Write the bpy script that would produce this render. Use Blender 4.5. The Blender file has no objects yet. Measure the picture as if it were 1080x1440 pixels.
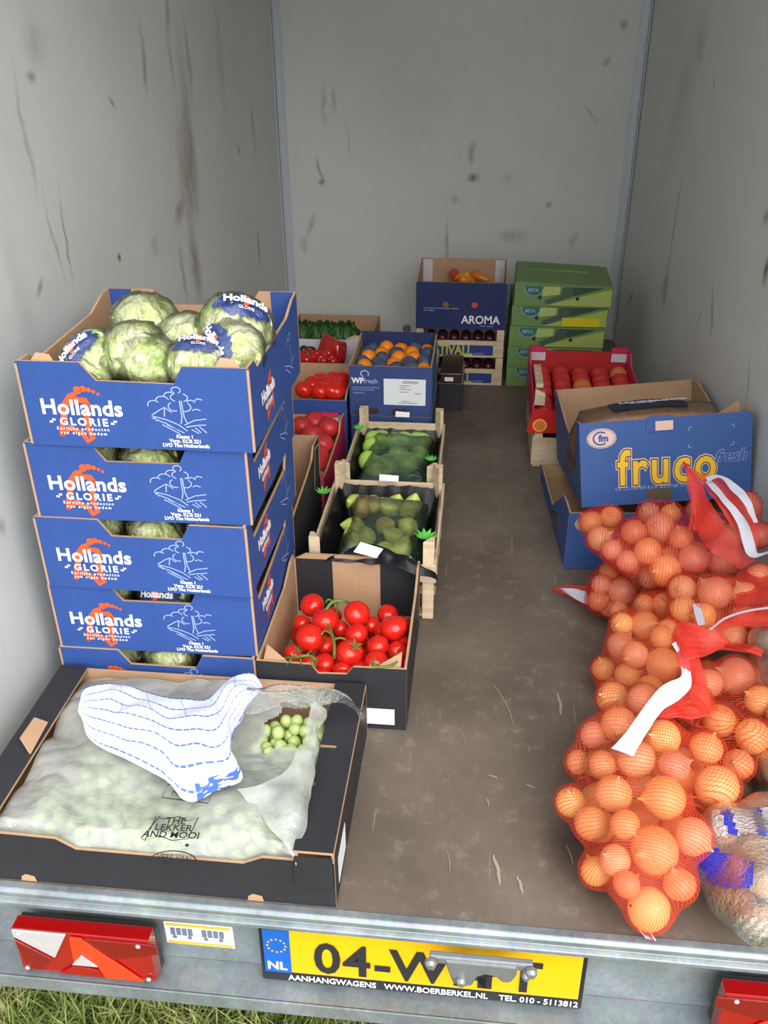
import bpy, bmesh, math, random
import numpy as np
from mathutils import Vector, Matrix, noise
random.seed(7); rng = np.random.RandomState(7)
scn = bpy.context.scene
C = scn.collection

# ---------------------------------------------------------------- camera
CAMH = 1.2
RX = np.array([0.99433856, 0.0437286, -0.09684335])    # world axes in (right, down, forward)
RY = np.array([0.10593047, -0.47947476, 0.87113873])
RZ = np.array([-0.00834026, -0.8764655, -0.48139243])
FPX = 1250.0
cam_d = bpy.data.cameras.new('camera'); cam = bpy.data.objects.new('camera', cam_d); C.objects.link(cam)
m = Matrix.Identity(4)
for r, ax in enumerate((RX, RY, RZ)):
    m[r][0], m[r][1], m[r][2] = ax[0], -ax[1], -ax[2]
m[2][3] = CAMH
cam.matrix_world = m
cam_d.sensor_fit = 'VERTICAL'; cam_d.sensor_height = 36.0; cam_d.lens = 36.0 * FPX / 1440.0
cam_d.clip_start = 0.02; cam_d.clip_end = 200
scn.camera = cam

# ---------------------------------------------------------------- world, exposure
w = bpy.data.worlds.new('overcast_sky'); scn.world = w; w.use_nodes = True
bg = w.node_tree.nodes['Background']; bg.inputs[0].default_value = (0.94, 0.97, 1.0, 1); bg.inputs[1].default_value = 1.0
sun_d = bpy.data.lights.new('veiled_sun', 'SUN'); sun = bpy.data.objects.new('veiled_sun', sun_d); C.objects.link(sun)
sun_d.energy = 2.6; sun_d.angle = math.radians(60); sun_d.color = (1.0, 0.98, 0.95)
sun.rotation_euler = (math.radians(50), 0, math.radians(24))
scn.view_settings.view_transform = 'Standard'; scn.view_settings.look = 'None'
scn.view_settings.gamma = 1.0; scn.view_settings.use_curve_mapping = False
scn.view_settings.exposure = 0.66

# ---------------------------------------------------------------- helpers
def ray(u, v):
    c = np.array([u - 540.0, v - 720.0, FPX])
    return np.array([RX @ c, RY @ c, RZ @ c])
def W(u, v, z=0.0):
    r = ray(u, v); return Vector(r / r[2] * (z - CAMH) + np.array([0, 0, CAMH]))
def WY(u, v, Y):
    r = ray(u, v); return Vector(r / r[1] * Y + np.array([0, 0, CAMH]))
def depth(p):
    q = np.array(p, float) - np.array([0, 0, CAMH]); return float(RX[2]*q[0] + RY[2]*q[1] + RZ[2]*q[2])

def thing(name, label, cat, loc=(0, 0, 0), rot=(0, 0, 0), group=None):
    o = bpy.data.objects.new(name, None); C.objects.link(o)
    o.empty_display_size = .05
    o.location = loc; o.rotation_euler = rot
    return tag(o, label, cat, group)
def tag(o, label=None, cat=None, group=None, kind=None):
    if label: o['label'] = label
    if cat: o['category'] = cat
    if group: o['group'] = group
    if kind: o['kind'] = kind
    return o
def struct(o): o['kind'] = 'structure'; return o
def copy_tree(o, parent=None):
    c = o.copy(); C.objects.link(c); c.parent = parent
    for ch in list(o.children): copy_tree(ch, c)
    return c

class MB:
    def __init__(s): s.v = []; s.f = []; s.m = []; s.M = Matrix.Identity(4)
    def add(s, vs, fs, mi=0):
        b = len(s.v)
        s.v += [tuple(s.M @ Vector(v)) for v in vs]
        s.f += [tuple(i + b for i in f) for f in fs]
        s.m += [mi] * len(fs); return s
    def box(s, x0, x1, y0, y1, z0, z1, mi=0):
        return s.add([(x0,y0,z0),(x1,y0,z0),(x1,y1,z0),(x0,y1,z0),(x0,y0,z1),(x1,y0,z1),(x1,y1,z1),(x0,y1,z1)],
                     [(3,2,1,0),(4,5,6,7),(0,1,5,4),(1,2,6,5),(2,3,7,6),(3,0,4,7)], mi)
    def prism(s, poly, t, M=None, front=0, rest=None):
        """poly in local xy, front face at z=0 looking +z, body to z=-t"""
        if rest is None: rest = front
        M = M or Matrix.Identity(4)
        n = len(poly)
        a = sum(poly[i][0]*poly[(i+1)%n][1]-poly[(i+1)%n][0]*poly[i][1] for i in range(n))
        if a < 0: poly = poly[::-1]
        old = s.M; s.M = old @ M
        vs = [(p[0], p[1], 0) for p in poly] + [(p[0], p[1], -t) for p in poly]
        s.add(vs, [tuple(range(n))], front)
        b = len(s.v) - 2*n
        s.f.append(tuple(b + n + i for i in reversed(range(n)))); s.m.append(rest)
        for i in range(n):
            j = (i+1) % n
            s.f.append((b+i, b+n+i, b+n+j, b+j)); s.m.append(rest)
        s.M = old; return s
    def tube(s, pts, r, n=8, mi=0, cap=True):
        pts = [Vector(p) for p in pts]; k = len(pts)
        rs = r if isinstance(r, (list, tuple)) else [r]*k
        vs = []; fs = []
        up = Vector((0, 0, 1))
        for i, p in enumerate(pts):
            d = (pts[min(i+1, k-1)] - pts[max(i-1, 0)]).normalized()
            a = d.cross(up)
            if a.length < 1e-3: a = d.cross(Vector((1, 0, 0)))
            a.normalize(); b = d.cross(a)
            for j in range(n):
                t = 2*math.pi*j/n
                vs.append(p + (a*math.cos(t) + b*math.sin(t))*rs[i])
        for i in range(k-1):
            for j in range(n):
                fs.append((i*n+j, i*n+(j+1)%n, (i+1)*n+(j+1)%n, (i+1)*n+j))
        if cap: fs += [tuple(range(n)), tuple((k-1)*n+i for i in reversed(range(n)))]
        return s.add(vs, fs, mi)
    def lathe(s, prof, n=24, mi=0):
        """prof: (r,z) bottom to top"""
        vs = []; fs = []; k = len(prof)
        for r, z in prof:
            for j in range(n):
                t = 2*math.pi*j/n; vs.append((r*math.cos(t), r*math.sin(t), z))
        for i in range(k-1):
            for j in range(n):
                fs.append((i*n+j, i*n+(j+1)%n, (i+1)*n+(j+1)%n, (i+1)*n+j))
        fs += [tuple(reversed(range(n))), tuple((k-1)*n+i for i in range(n))]
        return s.add(vs, fs, mi)
    def ribbon(s, pts, wd, mi=0, closed=False):
        """flat stroke in local xy at z=0; wd constant or list"""
        n = len(pts); vs = []; fs = []
        P = [Vector((p[0], p[1])) for p in pts]
        for i in range(n):
            a = P[(i-1) % n] if (closed or i) else P[i]
            b = P[(i+1) % n] if (closed or i < n-1) else P[i]
            d = (b-a); d = d.normalized() if d.length > 1e-9 else Vector((1, 0))
            nn = Vector((-d.y, d.x)); h = (wd[i] if isinstance(wd, (list, tuple)) else wd)/2
            vs += [(P[i].x+nn.x*h, P[i].y+nn.y*h, 0), (P[i].x-nn.x*h, P[i].y-nn.y*h, 0)]
        for i in range(n if closed else n-1):
            j = (i+1) % n
            fs.append((2*i+1, 2*j+1, 2*j, 2*i))
        return s.add(vs, fs, mi)
    def disc(s, cx, cy, rx, ry=None, n=24, mi=0, z=0):
        ry = ry or rx
        return s.add([(cx+rx*math.cos(2*math.pi*i/n), cy+ry*math.sin(2*math.pi*i/n), z) for i in range(n)], [tuple(range(n))], mi)
    def build(s, name, mats, parent=None, smooth=False, loc=None, bevel=0):
        me = bpy.data.meshes.new(name); me.from_pydata(s.v, [], s.f)
        if not isinstance(mats, (list, tuple)): mats = [mats]
        for mm in mats: me.materials.append(mm)
        me.polygons.foreach_set('material_index', s.m)
        if smooth: me.polygons.foreach_set('use_smooth', [True]*len(me.polygons))
        me.update()
        o = bpy.data.objects.new(name, me); C.objects.link(o)
        if parent: o.parent = parent
        if loc is not None: o.location = loc
        if bevel:
            b = o.modifiers.new('bevel', 'BEVEL'); b.width = bevel; b.segments = 2; b.limit_method = 'ANGLE'
        return o
def frame(origin, ax, ay):
    ax = Vector(ax).normalized(); ay = Vector(ay); ay = (ay - ax*ay.dot(ax)).normalized(); az = ax.cross(ay)
    M = Matrix.Identity(4)
    for i in range(3): M[i][0], M[i][1], M[i][2], M[i][3] = ax[i], ay[i], az[i], origin[i]
    return M
FRONT = lambda x=0, y=0, z=0: frame((x, y, z), (1, 0, 0), (0, 0, 1))       # looks to -Y
RIGHT = lambda x=0, y=0, z=0: frame((x, y, z), (0, 1, 0), (0, 0, 1))       # looks to +X
LEFT = lambda x=0, y=0, z=0: frame((x, y, z), (0, -1, 0), (0, 0, 1))
BACK = lambda x=0, y=0, z=0: frame((x, y, z), (-1, 0, 0), (0, 0, 1))
TOP = lambda x=0, y=0, z=0: frame((x, y, z), (1, 0, 0), (0, 1, 0))

_tc = {}
def text_mesh(body, size, bold=0.0, thick=0.0004, shear=0.0, space=1.0, align='LEFT', line=1.0):
    key = (body, size, bold, thick, shear, space, align)
    if key in _tc: return _tc[key]
    cu = bpy.data.curves.new('lettering', 'FONT'); cu.body = body; cu.size = size; cu.offset = bold
    cu.extrude = thick/2; cu.shear = shear; cu.space_character = space; cu.align_x = align; cu.space_line = line
    cu.resolution_u = 3; cu.fill_mode = 'BOTH'
    t = bpy.data.objects.new('tmp', cu); C.objects.link(t)
    dg = bpy.context.evaluated_depsgraph_get()
    me = bpy.data.meshes.new_from_object(t.evaluated_get(dg)); me.name = 'lettering'
    bpy.data.objects.remove(t)
    _tc[key] = me; return me
def text(body, size, mat, parent, M, sx=1.0, name='lettering', **kw):
    me = text_mesh(body, size, **kw).copy()
    me.transform(M @ Matrix.Diagonal((sx, 1, 1, 1))); me.materials.clear(); me.materials.append(mat)
    o = bpy.data.objects.new(name, me); C.objects.link(o); o.parent = parent
    return o

# ---------------------------------------------------------------- materials
MATS = {}
class NT:
    def __init__(s, m): s.t = m.node_tree; s.n = s.t.nodes; s.l = s.t.links
    def N(s, typ, **kw):
        n = s.n.new(typ)
        for k, v in kw.items(): setattr(n, k, v)
        return n
    def L(s, a, b): s.l.new(a, b)
    def noise(s, vec, scale, detail=4, rough=.55):
        n = s.N('ShaderNodeTexNoise'); n.inputs['Scale'].default_value = scale
        n.inputs['Detail'].default_value = detail; n.inputs['Roughness'].default_value = rough
        if vec is not None: s.L(vec, n.inputs['Vector'])
        return n.outputs['Fac']
    def ramp(s, fac, stops):
        r = s.N('ShaderNodeValToRGB'); s.L(fac, r.inputs[0])
        els = r.color_ramp.elements
        while len(els) < len(stops): els.new(0.5)
        for e, (p, c) in zip(els, stops):
            e.position = p; e.color = tuple(c) + ((1,) if len(c) == 3 else ())
        return r.outputs[0]
    def math(s, op, a, b=None, c=None, clamp=False):
        n = s.N('ShaderNodeMath', operation=op); n.use_clamp = clamp
        for i, x in enumerate((a, b, c)):
            if x is None: continue
            if isinstance(x, (int, float)): n.inputs[i].default_value = x
            else: s.L(x, n.inputs[i])
        return n.outputs[0]
    def mix(s, f, a, b, mode='MIX'):
        n = s.N('ShaderNodeMix', data_type='RGBA', blend_type=mode)
        for sock, x in ((n.inputs[0], f), (n.inputs[6], a), (n.inputs[7], b)):
            if isinstance(x, (int, float)): sock.default_value = x
            elif isinstance(x, (tuple, list)): sock.default_value = tuple(x)[:3] + (1,)
            else: s.L(x, sock)
        return n.outputs[2]
    def map(s, vec, scale=(1,1,1), loc=(0,0,0), rot=(0,0,0)):
        n = s.N('ShaderNodeMapping'); s.L(vec, n.inputs[0]); n.inputs['Scale'].default_value = scale
        n.inputs['Location'].default_value = loc; n.inputs['Rotation'].default_value = rot
        return n.outputs[0]
    def bump(s, h, strength=.3, dist=.002):
        b = s.N('ShaderNodeBump'); b.inputs['Strength'].default_value = strength; b.inputs['Distance'].default_value = dist
        s.L(h, b.inputs['Height']); return b.outputs[0]
def mat(name, col, rough=.6, metal=0, var=0.0, vscale=20, bump=0, bscale=80, spec=.5, coat=0, sub=0, emit=0, trans=0):
    if name in MATS: return MATS[name]
    m = bpy.data.materials.new(name); m.use_nodes = True; t = NT(m)
    p = t.n['Principled BSDF']; p.inputs['Base Color'].default_value = tuple(col) + (1,)
    p.inputs['Roughness'].default_value = rough; p.inputs['Metallic'].default_value = metal
    p.inputs['Specular IOR Level'].default_value = spec; p.inputs['Coat Weight'].default_value = coat
    if sub:
        p.inputs['Subsurface Weight'].default_value = sub; p.inputs['Subsurface Radius'].default_value = (.01, .006, .003); p.inputs['Subsurface Scale'].default_value = 1
    tc = t.N('ShaderNodeTexCoord').outputs['Object']
    nz = t.noise(tc, vscale)
    v = var if var else 0.05
    c = t.mix(t.math('MULTIPLY_ADD', nz, 2*v, 1-v-0.0), (0, 0, 0), col) if False else None
    hs = t.N('ShaderNodeHueSaturation'); hs.inputs['Color'].default_value = tuple(col) + (1,)
    t.L(t.math('MULTIPLY_ADD', nz, 2*v, 1-v), hs.inputs['Value']); t.L(hs.outputs[0], p.inputs['Base Color'])
    if bump: t.L(t.bump(t.noise(tc, bscale), bump), p.inputs['Normal'])
    if emit: p.inputs['Emission Color'].default_value = tuple(col) + (1,); p.inputs['Emission Strength'].default_value = emit
    MATS[name] = m; return m
def srgb(r, g, b):
    f = lambda c: (c/255/12.92) if c <= 10 else ((c/255+.055)/1.055)**2.4
    return (f(r), f(g), f(b))

def marks_mat(name, base, axis, marks, seedofs=0):
    """painted plywood panel, grey white, with streaks and scuffs at given places.
    marks: (a, z, half length, half width, tilt deg, strength, colour) in metres along the wall (a) and height (z)"""
    m = bpy.data.materials.new(name); m.use_nodes = True; t = NT(m); p = t.n['Principled BSDF']
    tc = t.N('ShaderNodeTexCoord').outputs['Object']
    sx = t.N('ShaderNodeSeparateXYZ'); t.L(tc, sx.inputs[0])
    cb = t.N('ShaderNodeCombineXYZ'); t.L(sx.outputs[axis], cb.inputs[0]); t.L(sx.outputs[2], cb.inputs[1])
    cb.inputs[2].default_value = seedofs
    uv = cb.outputs[0]
    big = t.noise(uv, 2.2, 5, .6)
    col = t.mix(t.ramp(big, [(.35, (0, 0, 0)), (.7, (1, 1, 1))]), base, tuple(c*.90 for c in base))
    # fine fibre weave of the panel
    weave = t.noise(t.map(uv, (160, 12, 1)), 1, 2); weave2 = t.noise(t.map(uv, (12, 160, 1)), 1, 2)
    col = t.mix(t.math('MULTIPLY', t.math('ADD', weave, weave2), .07), col, (.25, .25, .22))
    # vertical grime streaks, short scuffs
    st = t.noise(t.map(uv, (26, 2.2, 1)), 1, 4, .6)
    col = t.mix(t.ramp(st, [(.62, (0, 0, 0)), (.85, (.30, .30, .30))]), col, (.36, .33, .27))
    dots = t.noise(t.map(uv, (30, 13, 1), rot=(0, 0, .3)), 1, 3, .7)
    col = t.mix(t.ramp(dots, [(.72, (0, 0, 0)), (.79, (.5, .5, .5))]), col, (.26, .24, .2))
    brk = t.noise(t.map(uv, (38, 16, 1)), 1, 3, .6)
    wob = t.math('MULTIPLY_ADD', t.noise(uv, 9, 2), .05, -.025)
    cw = t.N('ShaderNodeCombineXYZ'); t.L(wob, cw.inputs[0])
    va = t.N('ShaderNodeVectorMath', operation='ADD'); t.L(uv, va.inputs[0]); t.L(cw.outputs[0], va.inputs[1])
    for (a, z, hl, hw, tilt, stg, mc) in marks:
        mp = t.N('ShaderNodeMapping', vector_type='TEXTURE'); t.L(va.outputs[0], mp.inputs[0])
        mp.inputs['Location'].default_value = (a, z, seedofs)
        mp.inputs['Rotation'].default_value = (0, 0, math.radians(tilt)); mp.inputs['Scale'].default_value = (hw, hl, 1)
        ln = t.N('ShaderNodeVectorMath', operation='LENGTH'); t.L(mp.outputs[0], ln.inputs[0])
        f = t.math('SUBTRACT', 1.15, ln.outputs[1], clamp=True)
        f = t.math('MULTIPLY', f, t.math('MULTIPLY_ADD', brk, 1.5, -.05, clamp=True), clamp=True)
        col = t.mix(t.math('MULTIPLY', f, stg*1.25, clamp=True), col, mc)
    t.L(col, p.inputs['Base Color']); p.inputs['Roughness'].default_value = .5
    t.L(t.bump(t.math('ADD', weave, weave2), .12, .001), p.inputs['Normal'])
    return m

BR = (.30, .25, .17); GR = (.28, .26, .22); DK = (.16, .14, .11)
wallbase = srgb(220, 222, 218)

def floor_mat():
    m = bpy.data.materials.new('worn_plywood_floor'); m.use_nodes = True; t = NT(m); p = t.n['Principled BSDF']
    tc = t.N('ShaderNodeTexCoord').outputs['Object']
    big = t.noise(tc, 3, 6, .6); fine = t.noise(t.map(tc, (90, 30, 1)), 1, 4)
    col = t.ramp(big, [(.3, srgb(94, 82, 73)), (.5, srgb(112, 100, 89)), (.72, srgb(132, 119, 106))])
    col = t.mix(t.math('MULTIPLY', fine, .35), col, srgb(72, 62, 54))
    for rot, sc, lo, stg in ((.06, (150, 2.5, 1), .735, .40), (1.5, (120, 3, 1), .735, .40), (-.35, (170, 3.5, 1), .75, .4), (.5, (150, 5, 1), .755, .35)):
        s_ = t.noise(t.map(tc, sc, rot=(0, 0, rot), loc=(rot, rot*3, 0)), 1, 2)
        col = t.mix(t.ramp(s_, [(lo, (0, 0, 0)), (lo+.035, (stg, stg, stg))]), col, srgb(190, 180, 168))
    dust = t.noise(tc, 24, 6, .75)
    col = t.mix(t.ramp(dust, [(.56, (0, 0, 0)), (.78, (.5, .5, .5))]), col, srgb(165, 156, 145))
    spk = t.noise(tc, 130, 2, .6)
    col = t.mix(t.ramp(spk, [(.75, (0, 0, 0)), (.80, (.5, .5, .5))]), col, srgb(185, 178, 168))
    dark = t.noise(t.map(tc, (7, 4, 1)), 1, 4, .6)
    col = t.mix(t.ramp(dark, [(.6, (0, 0, 0)), (.78, (.55, .55, .55))]), col, srgb(58, 50, 44))
    # wet spot beside the front onion bag
    for (x, y, a, b) in ((.188, 1.05, .045, .06), (.225, .99, .03, .04)):
        mp = t.N('ShaderNodeMapping', vector_type='TEXTURE'); t.L(tc, mp.inputs[0])
        mp.inputs['Location'].default_value = (x, y, 0); mp.inputs['Scale'].default_value = (a, b, 1)
        ln = t.N('ShaderNodeVectorMath', operation='LENGTH'); t.L(mp.outputs[0], ln.inputs[0])
        f = t.math('SUBTRACT', 1.3, t.math('ADD', ln.outputs[1], t.math('MULTIPLY_ADD', t.noise(tc, 40, 3), .9, -.45)), clamp=True)
        col = t.mix(t.math('MULTIPLY', f, .8, clamp=True), col, srgb(60, 52, 47))
    t.L(col, p.inputs['Base Color']); p.inputs['Roughness'].default_value = .62
    t.L(t.bump(t.math('ADD', fine, dust), .2, .001), p.inputs['Normal'])
    return m
def galv_mat():
    m = bpy.data.materials.new('galvanised_steel'); m.use_nodes = True; t = NT(m); p = t.n['Principled BSDF']
    tc = t.N('ShaderNodeTexCoord').outputs['Object']
    v = t.N('ShaderNodeTexVoronoi'); t.L(tc, v.inputs[0]); v.inputs['Scale'].default_value = 130
    a = t.noise(tc, 9, 6, .7)
    col = t.ramp(a, [(.3, srgb(120, 130, 134)), (.55, srgb(146, 154, 158)), (.75, srgb(170, 177, 181))])
    col = t.mix(.10, col, v.outputs['Color'], 'OVERLAY')
    rust = t.noise(t.map(tc, (14, 14, 40)), 1, 5, .7)
    col = t.mix(t.ramp(rust, [(.62, (0, 0, 0)), (.8, (.6, .6, .6))]), col, srgb(112, 104, 92))
    t.L(col, p.inputs['Base Color']); p.inputs['Metallic'].default_value = .45
    t.L(t.ramp(a, [(.3, (.35,)*3), (.8, (.6,)*3)]), p.inputs['Roughness'])
    t.L(t.bump(rust, .15, .001), p.inputs['Normal'])
    return m
def card_mat(name, col, inner=False, rough=.55):
    """printed corrugated card with faint vertical fluting and rubbed places"""
    if name in MATS: return MATS[name]
    m = bpy.data.materials.new(name); m.use_nodes = True; t = NT(m); p = t.n['Principled BSDF']
    tc = t.N('ShaderNodeTexCoord').outputs['Object']
    fl = t.noise(t.map(tc, (260, 260, 6)), 1, 1)
    g = t.noise(tc, 14, 5, .65)
    hs = t.N('ShaderNodeHueSaturation'); hs.inputs['Color'].default_value = tuple(col) + (1,)
    t.L(t.math('ADD', t.math('MULTIPLY_ADD', g, .30, .76), t.math('MULTIPLY', fl, .14)), hs.inputs['Value'])
    rub = t.noise(tc, 45, 6, .75)
    c = t.mix(t.ramp(rub, [(.66, (0, 0, 0)), (.80, (.30, .30, .30))]), hs.outputs[0], srgb(176, 160, 148))
    t.L(c, p.inputs['Base Color']); p.inputs['Roughness'].default_value = rough
    p.inputs['Specular IOR Level'].default_value = .3
    t.L(t.bump(fl, .12, .0008), p.inputs['Normal'])
    MATS[name] = m; return m
def wood_mat():
    m = bpy.data.materials.new('pale_crate_wood'); m.use_nodes = True; t = NT(m); p = t.n['Principled BSDF']
    tc = t.N('ShaderNodeTexCoord').outputs['Object']
    g = t.noise(t.map(tc, (8, 70, 70)), 1, 4); g2 = t.noise(tc, 18, 4)
    col = t.ramp(t.math('MULTIPLY_ADD', g, .6, t.math('MULTIPLY', g2, .4)), [(.3, srgb(178, 150, 116)), (.55, srgb(216, 194, 162)), (.8, srgb(232, 214, 188))])
    t.L(col, p.inputs['Base Color']); p.inputs['Roughness'].default_value = .7
    t.L(t.bump(g, .2, .001), p.inputs['Normal'])
    return m
def net_mat(name, nu, nv, col, film=.10, wire=.30):
    """knotted net: UV grid of threads, open between them apart from a thin haze of fibres"""
    m = bpy.data.materials.new(name); m.use_nodes = True; t = NT(m)
    uv = t.N('ShaderNodeUVMap').outputs[0]
    s = t.N('ShaderNodeSeparateXYZ'); t.L(uv, s.inputs[0])
    def lines(x, n):
        f = t.math('FRACT', t.math('MULTIPLY', x, n)); d = t.math('ABSOLUTE', t.math('SUBTRACT', f, .5))
        return t.math('GREATER_THAN', d, .5 - wire/2)
    g = t.math('MAXIMUM', lines(s.outputs[0], nu), lines(s.outputs[1], nv))
    a = t.math('MULTIPLY_ADD', g, 1-film-.12, film, clamp=True)
    tr = t.N('ShaderNodeBsdfTransparent')
    p = t.n['Principled BSDF']; p.inputs['Base Color'].default_value = tuple(col) + (1,); p.inputs['Roughness'].default_value = .45
    tl = t.N('ShaderNodeBsdfTranslucent'); tl.inputs[0].default_value = tuple(col) + (1,)
    ms = t.N('ShaderNodeMixShader'); ms.inputs[0].default_value = .35
    t.L(p.outputs[0], ms.inputs[1]); t.L(tl.outputs[0], ms.inputs[2])
    mx = t.N('ShaderNodeMixShader'); t.L(a, mx.inputs[0]); t.L(tr.outputs[0], mx.inputs[1]); t.L(ms.outputs[0], mx.inputs[2])
    t.L(mx.outputs[0], t.n['Material Output'].inputs[0])
    return m
def film_mat(name, col=(.85, .9, .9), haze=.3, hv=.25, rough=.18, scale=14, gloss=.35, bump=.5):
    """thin plastic film: mostly clear, partly milky, glossy, crinkled"""
    if name in MATS: return MATS[name]
    m = bpy.data.materials.new(name); m.use_nodes = True; t = NT(m)
    tc = t.N('ShaderNodeTexCoord').outputs['Object']
    nz = t.noise(tc, scale, 6, .65); cr = t.noise(t.map(tc, (1, 1.6, 1)), scale*3.2, 4, .7)
    b = t.bump(t.math('ADD', nz, t.math('ABSOLUTE', t.math('SUBTRACT', cr, .5))), bump, .01)
    tr = t.N('ShaderNodeBsdfTransparent')
    df = t.N('ShaderNodeBsdfDiffuse'); df.inputs[0].default_value = tuple(col) + (1,); t.L(b, df.inputs['Normal'])
    tl = t.N('ShaderNodeBsdfTranslucent'); tl.inputs[0].default_value = tuple(col) + (1,)
    gl = t.N('ShaderNodeBsdfGlossy'); gl.inputs['Roughness'].default_value = rough; t.L(b, gl.inputs['Normal'])
    m1 = t.N('ShaderNodeMixShader'); m1.inputs[0].default_value = .35; t.L(df.outputs[0], m1.inputs[1]); t.L(tl.outputs[0], m1.inputs[2])
    m2 = t.N('ShaderNodeMixShader'); t.L(t.math('MULTIPLY_ADD', nz, 2*hv, haze-hv, clamp=True), m2.inputs[0])
    t.L(tr.outputs[0], m2.inputs[1]); t.L(m1.outputs[0], m2.inputs[2])
    fr = t.N('ShaderNodeFresnel'); fr.inputs[0].default_value = 1.5; t.L(b, fr.inputs['Normal'])
    m3 = t.N('ShaderNodeMixShader'); t.L(t.math('MULTIPLY_ADD', fr.outputs[0], 1.0, gloss*.3, clamp=True), m3.inputs[0])
    t.L(m2.outputs[0], m3.inputs[1]); t.L(gl.outputs[0], m3.inputs[2])
    t.L(m3.outputs[0], t.n['Material Output'].inputs[0])
    MATS[name] = m; return m
def onion_mat(name, c1, c2, c3):
    m = bpy.data.materials.new(name); m.use_nodes = True; t = NT(m); p = t.n['Principled BSDF']
    tc = t.N('ShaderNodeTexCoord').outputs['Object']
    s = t.N('ShaderNodeSeparateXYZ'); t.L(tc, s.inputs[0])
    ang = t.math('ARCTAN2', s.outputs[1], s.outputs[0])
    c = t.N('ShaderNodeCombineXYZ'); t.L(t.math('MULTIPLY', ang, 5.0), c.inputs[0]); t.L(t.math('MULTIPLY', s.outputs[2], 10), c.inputs[1])
    st = t.noise(c.outputs[0], 2.2, 3, .6); pa = t.noise(tc, 28, 4, .6)
    col = t.ramp(st, [(.3, c1), (.5, c2), (.68, c3)])
    col = t.mix(t.ramp(pa, [(.45, (0, 0, 0)), (.65, (.6, .6, .6))]), col, c2)
    oi = t.N('ShaderNodeObjectInfo'); hs = t.N('ShaderNodeHueSaturation'); t.L(col, hs.inputs['Color'])
    t.L(t.math('MULTIPLY_ADD', oi.outputs['Random'], .03, .485), hs.inputs['Hue'])
    t.L(t.math('MULTIPLY_ADD', oi.outputs['Random'], .3, .85), hs.inputs['Value'])
    t.L(hs.outputs[0], p.inputs['Base Color']); p.inputs['Roughness'].default_value = .32
    t.L(t.bump(st, .15, .001), p.inputs['Normal'])
    return m
def lettuce_mat():
    m = bpy.data.materials.new('iceberg_leaf'); m.use_nodes = True; t = NT(m); p = t.n['Principled BSDF']
    tc = t.N('ShaderNodeTexCoord').outputs['Object']
    oi = t.N('ShaderNodeObjectInfo')
    va = t.N('ShaderNodeVectorMath', operation='ADD'); t.L(tc, va.inputs[0]); t.L(oi.outputs['Location'], va.inputs[1])
    a = t.noise(va.outputs[0], 16, 5, .6)
    w_ = t.N('ShaderNodeTexWave'); t.L(t.map(tc, (1, 1, .3)), w_.inputs[0]); w_.inputs['Scale'].default_value = 12; w_.inputs['Distortion'].default_value = 9; w_.inputs['Detail'].default_value = 4; w_.inputs['Detail Scale'].default_value = 2
    col = t.ramp(a, [(.34, srgb(166, 202, 92)), (.47, srgb(222, 238, 148)), (.62, srgb(252, 252, 214))])
    col = t.mix(t.math('MULTIPLY', w_.outputs[1], .45), col, srgb(240, 244, 206))
    t.L(col, p.inputs['Base Color']); p.inputs['Roughness'].default_value = .42
    t.L(t.bump(w_.outputs[1], .9, .006), p.inputs['Normal'])
    return m
def grass_mat():
    m = bpy.data.materials.new('grass_blade'); m.use_nodes = True; t = NT(m); p = t.n['Principled BSDF']
    tc = t.N('ShaderNodeTexCoord').outputs['Object']
    a = t.noise(tc, 9, 4, .7)
    t.L(t.ramp(a, [(.3, srgb(84, 104, 48)), (.5, srgb(128, 146, 72)), (.68, srgb(176, 172, 112))]), p.inputs['Base Color'])
    p.inputs['Roughness'].default_value = .6
    return m
def towel_mat():
    m = bpy.data.materials.new('checked_towel_cotton'); m.use_nodes = True; t = NT(m); p = t.n['Principled BSDF']
    uv = t.N('ShaderNodeUVMap').outputs[0]; s = t.N('ShaderNodeSeparateXYZ'); t.L(uv, s.inputs[0])
    def line(x, n, wd, ofs=0):
        f = t.math('FRACT', t.math('MULTIPLY_ADD', x, n, ofs)); return t.math('LESS_THAN', f, wd)
    u, v = s.outputs[0], s.outputs[1]
    g1 = line(v, 6.4, .11); g2 = line(u, 7, .06)
    dash = line(u, 40, .7)
    blue = srgb(70, 104, 172)
    col = t.mix(t.math('MULTIPLY', g1, t.math('MULTIPLY_ADD', dash, .45, .5)), (.74, .77, .83), blue)
    col = t.mix(t.math('MULTIPLY', g2, .28), col, blue)
    band = t.math('MULTIPLY', t.math('GREATER_THAN', v, .90), t.math('GREATER_THAN', u, .55))
    nb = t.noise(uv, 22, 2)
    col = t.mix(t.math('MULTIPLY', band, t.math('GREATER_THAN', nb, .5)), col, srgb(70, 104, 180))
    t.L(col, p.inputs['Base Color']); p.inputs['Roughness'].default_value = .95
    w1 = t.noise(t.map(uv, (500, 500, 1)), 1, 1); t.L(t.bump(w1, .2, .0006), p.inputs['Normal'])
    return m

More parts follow.
